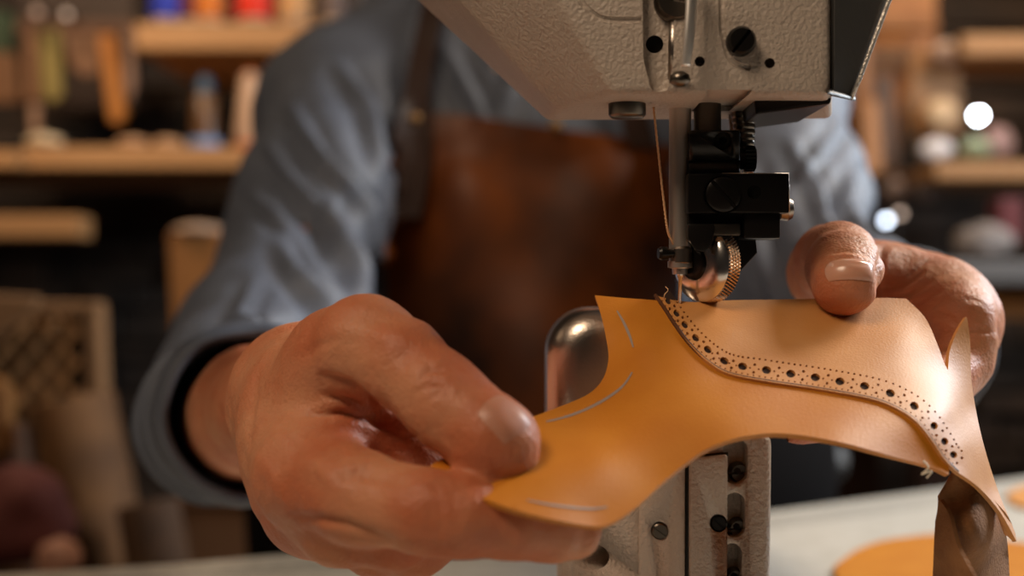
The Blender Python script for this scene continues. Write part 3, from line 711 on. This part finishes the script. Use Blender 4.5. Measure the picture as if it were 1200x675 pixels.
S.cap(HD + Vector((0, .02, .03)), HD + Vector((0, -.005, .02)), .082, .078, .03); S.cap(HD + Vector((0, -.03, -.03)), HD + Vector((0, -.038, -.055)), .055, .034, .04)
S.cap(HD + Vector((0, -.088, .012)), HD + Vector((0, -.104, -.018)), .007, .012, .012)
for sx in (-1, 1):
    S.cap(HD + Vector((sx * .078, .01, .01)), HD + Vector((sx * .083, .02, -.02)), .016, .010, .01)
    S.cap(HD + Vector((sx * .03, -.086, .012)), HD + Vector((sx * .034, -.086, .012)), .009, .009, .008, sub=True)
S.cap(HD + Vector((-.02, -.084, -.052)), HD + Vector((.02, -.084, -.052)), .006, .006, .006)
V, F = S.mesh(); V = relax(V, F, 1); addmesh(V, F)
build('body', np.concatenate(BV), np.concatenate(BF), SKIN, person)
HAIR = M('brown_hair', (.035, .018, .01), .6, bump=.8, bscale=300, stretch=(1, 1, .2))
S = Soft(HD - Vector((.13, .14, .12)), HD + Vector((.13, .15, .17)), .005)
S.cap(HD + Vector((0, .03, .045)), HD + Vector((0, .0, .05)), .090, .084, .03); S.cap(HD + Vector((0, -.10, -.03)), HD + Vector((0, -.10, -.005)), .075, .06, .01, sub=True)
V, F = S.mesh(); build('hair', relax(V, F, 2), F, HAIR, person)
EYE = M('eye', (.7, .68, .64), .15)
for sx in (-1, 1): fin('eye', lathe_bm(HD + Vector((sx * .032, -.066, .012)), HD + Vector((sx * .032, -.090, .012)), [(.0005, .004), (.004, .010), (.011, .012), (.018, .0095), (.0225, .003)], 16), EYE, person, True)
# nails, bedded into the finger tips
from mathutils.bvhtree import BVHTree
BT = BVHTree.FromPolygons([tuple(v) for v in np.concatenate(BV)], [tuple(int(i) for i in f) for f in np.concatenate(BF)])
def nail(name, c, ax, nr, wd, ln, mat, lift, lab):
    ax = ax.normalized(); nr = (nr - ax * nr.dot(ax)).normalized(); sd = ax.cross(nr); V = []; n = 18
    for j in range(n + 1):
        for i in range(n + 1):
            u = i / n * 2 - 1; v = j / n * 2 - 1; uu = u * math.sqrt(max(0, 1 - .36 * v * v if v < 0 else 1 - .22 * v * v)); vv = v * (1 - .16 * u * u)
            q = c + ax * vv * ln / 2 + sd * uu * wd / 2 + nr * .02; h = BT.ray_cast(q, -nr)
            p = h[0] if h[0] is not None else q - nr * .02
            V.append(p + nr * lift * (1 - max(abs(u), abs(v)) ** 4 * .9))
    Fs = [(j * (n + 1) + i, j * (n + 1) + i + 1, (j + 1) * (n + 1) + i + 1, (j + 1) * (n + 1) + i) for j in range(n) for i in range(n)]
    o = build(name, relax(np.array([tuple(v) for v in V]), np.array(Fs), 3, .4), Fs, mat, person)
    if o.data.polygons[len(Fs) // 2].normal.dot(nr) < 0: o.data.flip_normals()
    o['label'] = lab; return o
n1 = Vector((0, -.93, .37)); c1 = P(990, 333, .4300)
nail('nail', c1 + n1.normalized() * .0100, Vector((0, -.37, -.93)), n1, .0168, .0074, NAIL, .0009, 'glossy pale nail of the thumb pressing the tan leather')
n2 = Vector((.30, -.74, .60)); nail('nail', P(578, 512, .362) + n2.normalized() * .010, P(586, 521, .3615) - P(530, 480, .368), n2, .0125, .0120, M('skin_toned_nail', (.53, .235, .15), .42, sss=.2), .0005, 'broad nail of the thumb on the ochre tab')  # nail colour kept close to the skin tone

# --- shirt
S = Soft((-.40, .60, .52), (.56, 1.36, 1.30), .0042)
S.cap((cx, 1.165, .76), (cx, 1.165, .80), .150, .155, .05, squash=((1, 0, 0), 1.2)); S.cap((cx, 1.165, .78), (cx, 1.16, 1.02), .155, .150, .06, squash=((1, 0, 0), 1.2))
S.cap((cx - .09, 1.16, 1.03), (cx + .11, 1.16, 1.04), .10, .10, .06)
S.cap(SH_L, P(500, 102, 1.11), .055, .058, .04); S.cap(P(500, 102, 1.11), P(600, 60, 1.12), .058, .070, .04); S.cap(SH_R, P(760, 40, 1.11), .062, .072, .05)
S.cap((cx - .03, 1.14, 1.08), (cx + .05, 1.14, 1.10), .085, .085, .05)
S.cap(SH_L, P(364, 250, .955), .055, .050, .03); S.cap(P(364, 250, .955), EL_L, .050, .051, .03); S.cap(EL_L, P(266, 486, .675), .052, .0375, .03)
S.cap(SH_R, P(906, 220, .96), .060, .056, .03); S.cap(P(906, 220, .96), EL_R, .056, .054, .03); S.cap(EL_R, P(1030, 388, .72), .052, .040, .03)
V, F = S.mesh(); V = relax(V, F, 2); N = normals(V, F)
V = fbm(V, 14, .0045, N, 2); V = fbm(V, 5, .006, N, 5)
rid = []
for pts in ([(318, 175), (345, 215), (385, 262), (430, 345)], [(345, 130), (380, 190), (428, 240), (446, 300)], [(300, 232), (335, 262), (372, 256), (400, 236)], [(330, 290), (352, 330), (380, 360), (398, 398)],
            [(375, 250), (398, 300), (425, 330)], [(400, 80), (432, 130), (448, 200)], [(300, 330), (280, 370), (300, 392), (345, 378)], [(238, 395), (270, 382), (330, 388)],
            [(525, 60), (550, 105), (570, 140)], [(585, 130), (600, 100), (628, 60)], [(930, 170), (960, 230), (985, 290)], [(985, 150), (960, 180), (930, 220)], [(1000, 200), (990, 250), (1030, 290)], [(880, 200), (890, 280), (905, 340)], [(940, 290), (990, 300), (1050, 320)],
            [(560, 30), (600, 70), (640, 90)]):
    rid.append((pts, 7, -.0105)); rid.append(([(x + 13, y - 4) for x, y in pts], 7, .0080)); rid.append(([(x - 14, y + 3) for x, y in pts], 7, .0060))
V = crease(V, F, rid); V = relax(V, F, 1)
shirt = build('shirt', V, F, SHIRT, person); shirt['label'] = 'grey blue chambray shirt with rolled sleeves'
def cuff(a, b_, r0, r1, lab, seed):
    a = Vector(a); b_ = Vector(b_); L = (b_ - a).length
    pr = [(-.004, r0 - .006), (0, r0), (.2 * L, r0 + .002), (.22 * L, r0 - .0005), (.5 * L, (r0 + r1) / 2 + .001), (.62 * L, (r0 + r1) / 2 + .003), (.64 * L, (r0 + r1) / 2 - .0005), (.95 * L, r1 + .001), (1.0 * L, r1 - .0005), (1.02 * L, r1 - .0025), (.99 * L, r1 - .005), (.7 * L, r1 - .0055), (.68 * L, r1 - .008), (.3 * L, r1 - .0085), (.05 * L, r1 - .012)]
    pr2 = []
    for q in range(len(pr) - 1):
        for k in range(3): pr2.append((pr[q][0] + (pr[q + 1][0] - pr[q][0]) * k / 3, pr[q][1] + (pr[q + 1][1] - pr[q][1]) * k / 3))
    b2 = lathe_bm(a, b_, pr2, 96, close=False)
    for v in b2.verts:
        nn = noise.fractal(v.co * 22 + Vector((seed, 0, 0)), 1, 2, 2); ax = (b_ - a).normalized(); rad = v.co - a; rad -= ax * rad.dot(ax)
        v.co += rad.normalized() * nn * .004 + ax * noise.noise(v.co * 16 + Vector((0, seed, 0))) * .004
    o = fin('cuff', b2, SHIRT, person, True); o['label'] = lab
    o.modifiers.new('s', 'SUBSURF').levels = 1; bake(o); return o
cuff(P(258, 490, .685), P(296, 487, .595), .0385, .0385, 'rolled cuff on the sleeve at the left of the picture', 1)
cuff(P(1030, 390, .73), P(1066, 404, .635), .0410, .0390, 'rolled cuff behind the hand at the right', 5)
# collar and placket details
fin('button', lathe_bm(P(583, 86, 1.033), P(583, 86, 1.020), [(0, .0058), (.0105, .0058), (.0120, .0045), (.0112, .002)], 20), BRASS, person, True)['label'] = 'small brown shirt button'
# --- apron
from mathutils.bvhtree import BVHTree
TREE = BVHTree.FromPolygons([tuple(v.co) for v in shirt.data.vertices], [tuple(p.vertices) for p in shirt.data.polygons])
def lay(fn, gap, lim=.965):           # cloth lies on the shirt wherever the shirt would poke through
    def g(x, y):
        d = fn(x, y); r = (P(x, y, 1) - Vector((0, 0, CZ))); c = Vector((0, 0, CZ)) + r * lim
        h = TREE.ray_cast(c, r.normalized())
        if h[0] is not None: d = min(d, h[0].y - gap)
        return d
    return g
DAp = RBF([(492, 128, 1.035), (640, 150, 1.018), (790, 172, 1.030), (447, 240, 1.030), (455, 350, 1.010), (430, 480, 1.02), (380, 700, 1.06), (380, 560, 1.05), (620, 300, .988), (620, 480, .975), (620, 720, .965), (795, 300, 1.012), (800, 400, 1.000), (840, 480, 1.01), (1000, 560, 1.08), (1100, 720, 1.10), (860, 640, .99), (700, 200, 1.0), (540, 200, 1.0), (960, 520, 1.06)])
apo = cat2([(492, 130), (560, 137), (640, 149), (720, 160), (790, 172)], 5) + cat2([(793, 200), (797, 300), (803, 400), (812, 480), (826, 560), (840, 800)], 5) + cat2([(800, 820), (620, 820), (360, 800), (352, 650), (380, 545), (425, 470), (450, 400), (452, 330), (447, 262), (446, 235), (458, 195), (474, 155)], 5)
apr = sheet('apron', apo, lay(lambda x, y: DAp(x, y) + .004 * math.sin(x / 37.0) * math.sin(y / 61.0 + 1), .006), 16, APRON, person, th=.003); apr['label'] = 'mottled dark brown leather apron'
DSt = RBF([(515, -20, 1.075), (505, 20, 1.045), (492, 80, 1.020), (480, 150, 1.010), (470, 260, 1.0), (520, -90, 1.13)])
st = cat2([(498, -80), (500, -20), (492, 15), (482, 60), (473, 110), (460, 165), (448, 215), (447, 255)], 4); st2 = cat2([(534, -80), (529, -20), (519, 15), (510, 60), (504, 110), (506, 165), (500, 215), (492, 255)], 4)
sheet('apron_strap', st + st2[::-1], lay(lambda x, y: DSt(x, y) - .010, .013, .985), 9, STRAP, person, th=.003)['label'] = 'dark brown apron strap over the shoulder'
st = cat2([(690, -80), (698, 0), (715, 80), (735, 170)], 4); st2 = cat2([(724, -80), (730, 0), (746, 80), (768, 172)], 4)
sheet('apron_strap', st + st2[::-1], lay(lambda x, y: 1.055 - (y + 80) * .00018, .012), 9, STRAP, person, th=.003)
RIV = M('dull_brass', (.30, .17, .07), .5, metal=.8)
for x, y, d in ((486, 139, 1.0015), (651, 147, 1.012)):
    d = lay(lambda x, y: 1.01, .014)(x, y) - .001
    fin('rivet', lathe_bm(P(x, y, d), P(x, y, d - .004), [(0, .0044), (.001, .0042), (.0022, .0025), (.0024, .0003)], 20), RIV, person, True)
# seated legs under the bench, on a stool
TRS = M('dark_trousers', (.006, .005, .005), .95)
TRS.node_tree.nodes['Principled BSDF'].inputs['Specular IOR Level'].default_value = .05
S = Soft((-.28, .70, .02), (.42, 1.38, .92), .007)
S.cap((cx, 1.165, .665), (cx, 1.165, .70), .155, .158, .03, squash=((1, 0, 0), 1.28)); S.cap((cx, 1.165, .66), (cx, 1.165, .845), .16, .001, .01); S.cap((cx - .06, 1.165, .70), (cx + .07, 1.165, .70), .163, .163, .03); S.cap((cx - .05, 1.160, .78), (cx + .07, 1.160, .78), .178, .178, .03); S.f = np.maximum(S.f, (S.ax[2] - .842).astype(np.float32)[None, None, :])
for sx in (-1, 1):
    S.chain([((cx + sx * .09, 1.18, .598), .085), ((cx + sx * .14, .88, .60 - .02), .066), ((cx + sx * .14, .90, .12), .05)], .04)
V, F = S.mesh(); build('trousers', relax(V, F, 1), F, TRS, person)
for sx in (-1, 1):
    S = Soft((cx + sx * .14 - .07, .68, -.01), (cx + sx * .14 + .07, 1.02, .2), .006)
    S.cap((cx + sx * .14, .92, .05), (cx + sx * .14, .78, .038), .046, .036, .02); S.cap((cx + sx * .14, .90, .06), (cx + sx * .14, .90, .14), .045, .045, .02)
    V, F = S.mesh(); V[:, 2] = np.maximum(V[:, 2], 0.001); build('shoe', V, F, BLACK, person)
stl = thing('stool', 'dark wooden stool the person sits on behind the workbench', 'stool', (cx, 1.22, 0))
fin('seat', lathe_bm((cx, 1.22, .455), (cx, 1.22, .50), [(0, .15), (.01, .165), (.035, .165), (.045, .15)], 32), STRAP, stl, angle=40)
for sx, sy in ((-1, -1), (1, -1), (1, 1), (-1, 1)): fin('leg', cyl_bm((cx + sx * .15, 1.22 + sy * .15, 0), (cx + sx * .10, 1.22 + sy * .10, .46), .014, .017), STRAP, stl, angle=40)

# ------------------------------------------------------------------ pieces on the bench
def flat_piece(name, pts, z, m, lab, cat):
    o = fin(name, slab(pts, z, z + .002, .0006), m); tag(o, lab, cat); return base_at(o)
def on_bench(px, py): d = (CZ - BZ) / (K * (py - 337.5)); return (P(px, py, d).x, d)
op = [on_bench(x, y) for x, y in cat2([(978, 678), (990, 658), (1020, 642), (1060, 634), (1110, 630), (1165, 636), (1230, 650), (1240, 700), (1150, 740), (1020, 730)], 5, True)]
flat_piece('leather_offcut', op, BZ + .0005, OCHRE, 'rounded ochre leather piece lying flat on the bench below the shoe upper', 'leather piece')
op = [on_bench(x, y) for x, y in cat2([(1180, 582), (1205, 572), (1250, 570), (1260, 590), (1210, 598), (1188, 594)], 5, True)]
flat_piece('leather_scrap', op, BZ + .0005, TAN, 'small pink tan leather scrap on the bench at the right edge', 'leather piece')

# ------------------------------------------------------------------ background at the left
def shelf(px0, px1, py0, py1, d0, lab, m=WOOD, deep=.26, group=None, name='shelf_board'):
    o = fin(name, pbox(px0, py0, px1, py1, d0, d0 + deep, .004, 2), m); tag(o, lab, 'shelf', group); return base_at(o)
shelf(158, 420, 27, 58, 2.30, 'pale wooden shelf carrying the row of thread cones', deep=.5)
shelf(26, 420, 172, 197, 2.30, 'lower pale wooden shelf with the orange cone', deep=.5)
shelf(-160, 20, 176, 196, 2.25, 'pale shelf end at the far left beside the post', deep=.5)
shelf(-200, 92, 252, 279, 2.0, 'thick pale wooden beam end below the shelves at the left', m=WOOD, deep=.07, name='beam')
def cone(px, pyb, d, h, rb, rt, m, lab, name='thread_cone', tip=None):
    b = P(px, pyb, d); t = thing(name, lab, 'thread cone', tuple(b), 'thread cones on the shelves')
    fin('winding', lathe_bm(b, b + Vector((0, 0, h)), [(0.006, rb * .9), (.010, rb), (h * .5, (rb + rt) / 2), (h * .93, rt), (h * .96, rt * .6)], 28), m, t, angle=40)
    fin('core', lathe_bm(b, b + Vector((0, 0, h)), [(0, rb * .85), (.005, rb * .85), (.006, rt * .4), (h * .98, rt * .45), (h, rt * .4)], 20), tip or M('card_core', (.5, .4, .3), .8), t, angle=40)
    return t
def flatm(n, c, r=.6): return M(n, c, r, bump=.3, bscale=600)
for px, c, lab, h, rb in ((195, (.02, .04, .42), 'deep blue thread cone, first on the upper shelf', .15, .026), (222, (.10, .015, .03), 'dark maroon thread cone between the blue and orange ones', .15, .018),
                   (246, (.62, .18, .02), 'orange thread cone on the upper shelf', .16, .025), (298, (.75, .035, .012), 'bright red thread cone on the upper shelf', .17, .030),
                   (345, (.60, .33, .14), 'cream tan thread cone right of the red one', .16, .027), (392, (.14, .10, .09), 'brown grey thread cone near the shoulder', .15, .022), (420, (.05, .04, .04), 'nearly black thread cone beside the apron strap', .15, .02)):
    cone(px, 27, 2.33, h, rb, rb * .78, flatm('thread_' + lab.split()[0] + lab.split()[1], c), lab)
shelf(380, 520, 30, 52, 2.62, 'far pale shelf board behind the shoulder', deep=.2)
cone(293, 172, 2.335, .125, .026, .014, flatm('cream_winding', (.55, .36, .24)), 'cream cone with an orange tip on the lower shelf', tip=flatm('orange_tip', (.7, .15, .03)))
t = thing('glue_bottle', 'brown bottle with blue cap and blue base on the lower shelf', 'bottle', tuple(P(240, 172, 2.335)))
b = P(240, 172, 2.335)
fin('body', lathe_bm(b + Vector((0, 0, .012)), b + Vector((0, 0, .2)), [(0, .021), (.065, .020), (.078, .012)], 24), flatm('amber', (.10, .045, .015), .3), t, angle=40)
fin('base', lathe_bm(b, b + Vector((0, 0, .2)), [(0, .026), (.012, .026), (.0125, .021)], 24), flatm('blue_plastic', (.15, .30, .60), .4), t, angle=40)
fin('cap', lathe_bm(b + Vector((0, 0, .088)), b + Vector((0, 0, .2)), [(0, .013), (.02, .012), (.028, .005)], 24), flatm('blue_cap', (.02, .07, .13), .4), t, angle=40)
def lump(name, px, py, d, rx, rz, m, lab, cat, seed=0, ry=None):
    c = P(px, py, d); ry = ry or rx; b = bmesh.new(); bmesh.ops.create_icosphere(b, subdivisions=4, radius=1)
    for v in b.verts:
        n_ = 1 + .18 * noise.noise(v.co * 1.6 + Vector((seed, 0, 0))); v.co = Vector((v.co.x * rx * n_, v.co.y * ry * n_, max(v.co.z, -.75) * rz * n_))
    o = fin(name, b, m, None, True); o.data.transform(Matrix.Translation((0, 0, .75 * rz))); o.location = c - Vector((0, 0, .75 * rz)); tag(o, lab, cat); return o
CREAM = flatm('cream_cloth', (.55, .45, .30), .8); PINK = flatm('pink_leather', (.42, .20, .13), .6); BROWNP = flatm('brown_paper', (.30, .18, .10), .8); RED = flatm('dark_red_cloth', (.11, .022, .016), .8)
lump('cloth_ball', 52, 166, 2.335, .030, .012, CREAM, 'small heap of cream cloth on the lower shelf under the hanging tools', 'cloth', 1)
lump('leather_roll', 155, 168, 2.335, .026, .009, flatm('roll_tan', (.5, .3, .17)), 'small flat tan heap in the middle of the lower shelf', 'leather piece', 2)
lump('leather_roll', 197, 169, 2.335, .028, .009, flatm('roll_tan2', (.46, .28, .16)), 'flat tan heap just left of the blue based bottle', 'leather piece', 3)
# tool rack board and hanging tools
rk = thing('tool_rack', 'dark wooden tool rack board at the upper left', 'rack', tuple(P(85, 130, 2.45)))
fin('backboard', pbox(20, -60, 158, 128, 2.50, 2.53, .003), flatm('rack_wood', (.025, .010, .004)), rk)
fin('rail', pbox(15, 24, 160, 38, 2.42, 2.46, .003), flatm('rack_rail', (.09, .035, .012)), rk)
def hang(name, poly, d, th_, m, lab, cat='tool'):
    o = fin(name, pprism(poly, d, d + th_, .0025, 2), m); tag(o, lab, cat); return base_at(o)
hang('leather_strop', [(45, 34), (68, 34), (72, 112), (60, 120), (50, 112)], 2.36, .014, flatm('olive', (.20, .15, .035)), 'olive leather strop hanging on the tool rack', 'strop')
hang('mallet', [(114, 40), (134, 40), (146, 132), (140, 144), (128, 142)], 2.36, .022, flatm('orange_handle', (.36, .13, .015)), 'orange wooden handle hanging at the right end of the rack')
hang('rasp', [(28, 40), (44, 40), (46, 118), (28, 118)], 2.38, .02, flatm('brown_handle', (.17, .08, .035)), 'brown wooden handle left of the olive strop')
hang('leather_pattern', [(76, 40), (112, 38), (116, 84), (100, 90), (82, 78)], 2.38, .004, flatm('pattern_brown', (.20, .10, .05)), 'brown leather pattern hanging in the middle of the rack', 'leather piece')
hang('wooden_block', [(-20, 60), (18, 62), (22, 118), (-20, 122)], 2.38, .03, flatm('dark_orange_block', (.12, .05, .015)), 'dark orange wooden block at the far left of the rack', 'block')
hang('chisel', [(146, 36), (156, 36), (158, 100), (150, 120), (146, 100)], 2.36, .012, flatm('handle_grey', (.22, .13, .09)), 'slim brown grey chisel at the right edge of the rack')
hang('awl', [(34, 122), (46, 122), (44, 158), (36, 158)], 2.36, .012, flatm('awl_tan', (.26, .15, .09)), 'short tan awl under the brown handle')
hang('green_bag', [(-30, 10), (14, 14), (12, 60), (-30, 62)], 2.40, .03, flatm('dark_green', (.015, .035, .012)), 'dark green pouch at the top left corner', 'pouch')
# added glowing discs that stand in for blurred reflections
SBZ = P(0, 306, 1.85).z
def glint(px, py, d, r, col, es, lab, name='blurred_glint', cat='lamp', stem=None):
    c = P(px, py, d); t = thing(name, lab, cat, tuple(c + Vector((0, .03, -r))))
    fin('glint', lathe_bm(c + Vector((0, .012, 0)), c - Vector((0, .03, 0)), [(0, r * .9), (.006, r), (.012, r * .9), (.012 + r * .7, r * .3), (.012 + r * .75, .0005)], 20), M('glint_glow', (.25, .2, .17), .5, emit=col, es=es), t, True)
    fin('housing', lathe_bm(c + Vector((0, .05, 0)), c, [(0, r * 1.3), (.03, r * 1.3), (.038, r * 1.05)], 20), BLACK, t, angle=40)
    t['group'] = 'small glowing glints in the background'
    if stem:
        fin('stem', cyl_bm((c.x, c.y + .035, stem), (c.x, c.y + .035, c.z), .003), BLACK, t, True); fin('foot', cyl_bm((c.x, c.y + .035, stem), (c.x, c.y + .035, stem + .006), .014), BLACK, t, angle=40); t.location.z = stem
        for ch in t.children: ch.location = -t.location
glint(77, 16, 2.30, .005, (1, .70, .5), .9, 'small round warm glint above the tool rack, right one')
glint(42, 14, 2.30, .007, (1, .55, .35), .35, 'dim round warm glint above the tool rack, left one')
glint(1148, 135, 2.30, .0065, (.80, .88, 1), 60, 'brightest round white glint on the right rack')
glint(1040, 258, 2.25, .005, (.75, .85, 1), 11, 'small bluish white glint beside the sleeve', stem=SBZ)
glint(1056, 250, 2.25, .005, (1, .72, .55), 1.6, 'small tan glint just above the bluish one', stem=SBZ)
# stone ledges / board / crate
pn = fin('plywood_sheet', pprism([(196, 272), (330, 272), (340, 660), (214, 660)], 1.95, 1.99, .004), OWOOD); tag(base_at(pn), 'orange brown wooden panel standing behind the rolled sleeve', 'panel')
lump('cloth_heap', 232, 270, 1.97, .034, .009, flatm('ledge_cloth', (.40, .28, .20), .8), 'small pale cloth heap on top of the wooden panel', 'cloth', 4)
bx = thing('wooden_box', 'dark brown wooden box behind the cuff at the bottom left', 'box', tuple(P(268, 700, 1.7)))
fin('box_body', pprism([(212, 590), (345, 590), (345, 760), (208, 760)], 1.70, 1.9, .004), flatm('box_brown', (.14, .06, .022)), bx)
fin('lid', pprism([(208, 580), (350, 580), (350, 592), (208, 592)], 1.69, 1.91, .002), flatm('lid_brown', (.16, .07, .03)), bx)
cr = thing('wicker_crate', 'tan crate with a diamond woven front at the lower left', 'crate', tuple(P(50, 500, 1.6)))
b = bmesh.new()
for i in range(10):
    x = -150 + i * 32
    for sg in (1, -1):
        pts = [(x + sg * k * 10 + (0 if sg > 0 else 60), 372 + k * 12) for k in range(12)]
        pts = [p for p in pts if -40 <= p[0] <= 98]
        if len(pts) > 1: tube_bm([P(p[0], p[1], 1.6 + .002 * sg) for p in pts], .0052, 6, b)
fin('woven_front', b, flatm('cane', (.40, .20, .075)), cr, True)
fin('inner_panel', pbox(-50, 366, 100, 510, 1.612, 1.62), flatm('crate_inner', (.04, .018, .008)), cr)
CWOOD = flatm('crate_wood', (.27, .14, .06))
fin('frame_post', pprism([(98, 356), (114, 356), (124, 600), (108, 600)], 1.59, 1.63, .003), CWOOD, cr)
fin('top_rail', pprism([(-50, 354), (112, 354), (112, 370), (-50, 370)], 1.59, 1.63, .003), CWOOD, cr)
o = fin('pale_board', pprism([(-60, 342), (44, 348), (38, 362), (-14, 404), (-60, 420)], 1.5, 1.52, .004), CWOOD); tag(base_at(o), 'slanted pale board lying against the crate at the left edge', 'board')
o = fin('paddle', pprism([(-20, 440), (4, 450), (10, 530), (-20, 540)], 1.48, 1.51, .004), OWOOD); tag(base_at(o), 'ochre wooden handle at the left edge below the pale board', 'tool')
def roll(px0, py0, px1, py1, d, r, m, lab):
    a = P(px0, py0, d); b_ = P(px1, py1, d + .02)
    L = (b_ - a).length; o = fin('leather_roll', lathe_bm(a, b_, [(0.0, r * .5), (0, r * .96), (.004, r), (L * .5, r * 1.04), (L - .004, r), (L, r * .96), (L, r * .5)], 32), m, None, angle=40)
    for v in o.data.vertices: v.co += Vector((1, 1, 0)) * .006 * noise.noise(v.co * 14)
    tag(o, lab, 'leather roll', 'leather rolls at the lower left'); return base_at(o)
roll(150, 760, 80, 470, 1.45, .045, M('roll_olive', (.085, .034, .008), .8, col2=(.20, .088, .026), nscale=20), 'leaning olive brown leather roll below the woven crate')
roll(20, 760, -4, 500, 1.52, .032, M('roll_brown', (.05, .02, .008), .8, col2=(.13, .055, .022), nscale=22), 'dark brown leather roll at the far left behind the red cloth')
roll(200, 760, 172, 590, 1.36, .03, M('roll_dark', (.05, .022, .008), .8, col2=(.10, .045, .016), nscale=22), 'short brown roll right of the olive brown one')
def floor_stack(o): return o
rc = lump('red_cloth', 22, 610, 1.30, .050, .050, RED, 'crumpled dark red cloth in the lower left corner', 'cloth', 6)
lump('pink_ball', 70, 655, 1.25, .020, .018, PINK, 'small pinkish leather ball in the lower left corner beside the red cloth', 'leather piece', 7)
tb = thing('side_table', 'dark side table under the crate and rolls at the left', 'table', (-.75, 1.5, 0))
zt = P(0, 690, 1.3).z
fin('tabletop', box_bm(-1.1, -.42, 1.15, 1.75, zt - .25, zt - .22, .004), STRAP, tb)
for x, y in ((-1.07, 1.18), (-.45, 1.18), (-1.07, 1.72), (-.45, 1.72)): fin('leg', box_bm(x - .02, x + .02, y - .02, y + .02, 0, zt - .25), STRAP, tb)
# ------------------------------------------------------------------ background at the right
shelf(1096, 1290, 190, 210, 2.30, 'lit pale shelf board at the right below the white glint', deep=.3)
shelf(1128, 1290, 40, 64, 2.35, 'upper pale shelf board at the right edge', deep=.3)
ob = thing('leather_rack', 'orange lit wooden rack of hanging leather behind the right shoulder', 'rack', tuple(P(1030, 205, 2.5)))
fin('backboard', pprism([(965, -40), (1098, -40), (1098, 110), (1060, 112), (1052, 206), (965, 206)], 2.56, 2.60, .004), M('rack_orange', (.26, .10, .028), .6, col2=(.42, .19, .06), nscale=14), ob)
fin('rail', pbox(960, 20, 1100, 34, 2.48, 2.52, .003), OWOOD, ob); fin('post', pbox(1004, 0, 1020, 205, 2.50, 2.54, .003), flatm('post_tan', (.34, .17, .08)), ob)
hang('hanging_hide', [(1066, 60), (1124, 56), (1130, 150), (1100, 164), (1070, 158)], 2.44, .01, flatm('hide_tan', (.36, .19, .08)), 'tan hide hanging right of the orange rack', 'leather piece')
hang('leather_strip', [(1024, 90), (1048, 88), (1052, 190), (1028, 196)], 2.44, .01, flatm('strip_dark', (.09, .05, .03)), 'dark brown strip hanging on the orange rack', 'leather piece')
hang('leather_strip', [(1012, 120), (1030, 118), (1034, 202), (1014, 204)], 2.40, .01, flatm('strip_orange', (.42, .20, .08)), 'orange tan strip hanging near the sewing machine head', 'leather piece')
def disc(name, px, py, d, r, m, lab, cat='jar lid', squash=.7):
    c = P(px, py, d); o = fin(name, lathe_bm(c + Vector((0, .02, 0)), c - Vector((0, .03, 0)), [(0, r), (.022, r), (.026, r * .85), (.027, r * .2)], 28), m, None, True)
    for v in o.data.vertices: v.co.z = c.z + (v.co.z - c.z) * squash
    tag(o, lab, cat); return base_at(o)
disc('cream_spool', 1104, 132, 2.40, .026, flatm('cream_spool', (.62, .44, .26)), 'cream spool end in front of the tan hide', 'spool', 1)
disc('white_lid', 1098, 175, 2.35, .028, flatm('white_lid', (.62, .60, .60), .4), 'pale grey oval jar lid above the right shelf', squash=.6)
disc('tin_lid', 1112, 60, 2.40, .030, flatm('tin_lid', (.42, .30, .24), .4), 'grey pink tin lid near the top right', squash=.6)
disc('tin_lid', 1050, 222, 2.40, .02, flatm('dim_lid', (.16, .11, .09), .4), 'dim brown tin lid below the orange rack', squash=1)
disc('tin_lid', 1085, 222, 2.40, .022, flatm('dim_lid2', (.13, .10, .09), .4), 'dim grey tin lid below the shelf end', squash=1)
lump('green_cloth', 1142, 176, 2.33, .026, .020, flatm('sage', (.22, .26, .15)), 'small sage green cloth on the right shelf', 'cloth', 8)
lump('pink_pouch', 1168, 168, 2.36, .026, .030, flatm('dull_pink', (.32, .20, .18)), 'dull pink pouch on the right shelf beside the green cloth', 'pouch', 9)
hang('red_box', [(1172, 232), (1200, 232), (1200, 282), (1172, 282)], 2.1, .05, flatm('box_red', (.12, .015, .015)), 'dark red box at the right edge', 'box')
rt = thing('side_bench', 'dark side bench with a grey top edge behind the right hand', 'bench', tuple(Vector((.95, 1.95, 0))))
zz = P(0, 306, 1.85).z
fin('benchtop', box_bm(.50, 1.5, 1.80, 2.3, zz - .03, zz, .004), M('grey_top', (.16, .145, .135), .4), rt)
fin('apron_rail', box_bm(.60, 1.45, 1.84, 1.86, zz - .075, zz - .035, .002), OWOOD, rt)
for x in (.55, 1.45):
    for y in (1.85, 2.25): fin('leg', box_bm(x - .025, x + .025, y - .025, y + .025, 0, zz - .03), STRAP, rt)
lump('cloth_bundle', 1152, 285, 1.95, .040, .028, flatm('grey_cloth', (.20, .17, .155)), 'pale grey cloth bundle on the side bench', 'cloth', 10)
lump('cloth_bundle', 958, 540, 1.25, .026, .022, flatm('grey_cloth2', (.06, .055, .05)), 'dim grey cloth under the bench seen below the leather', 'cloth', 11)
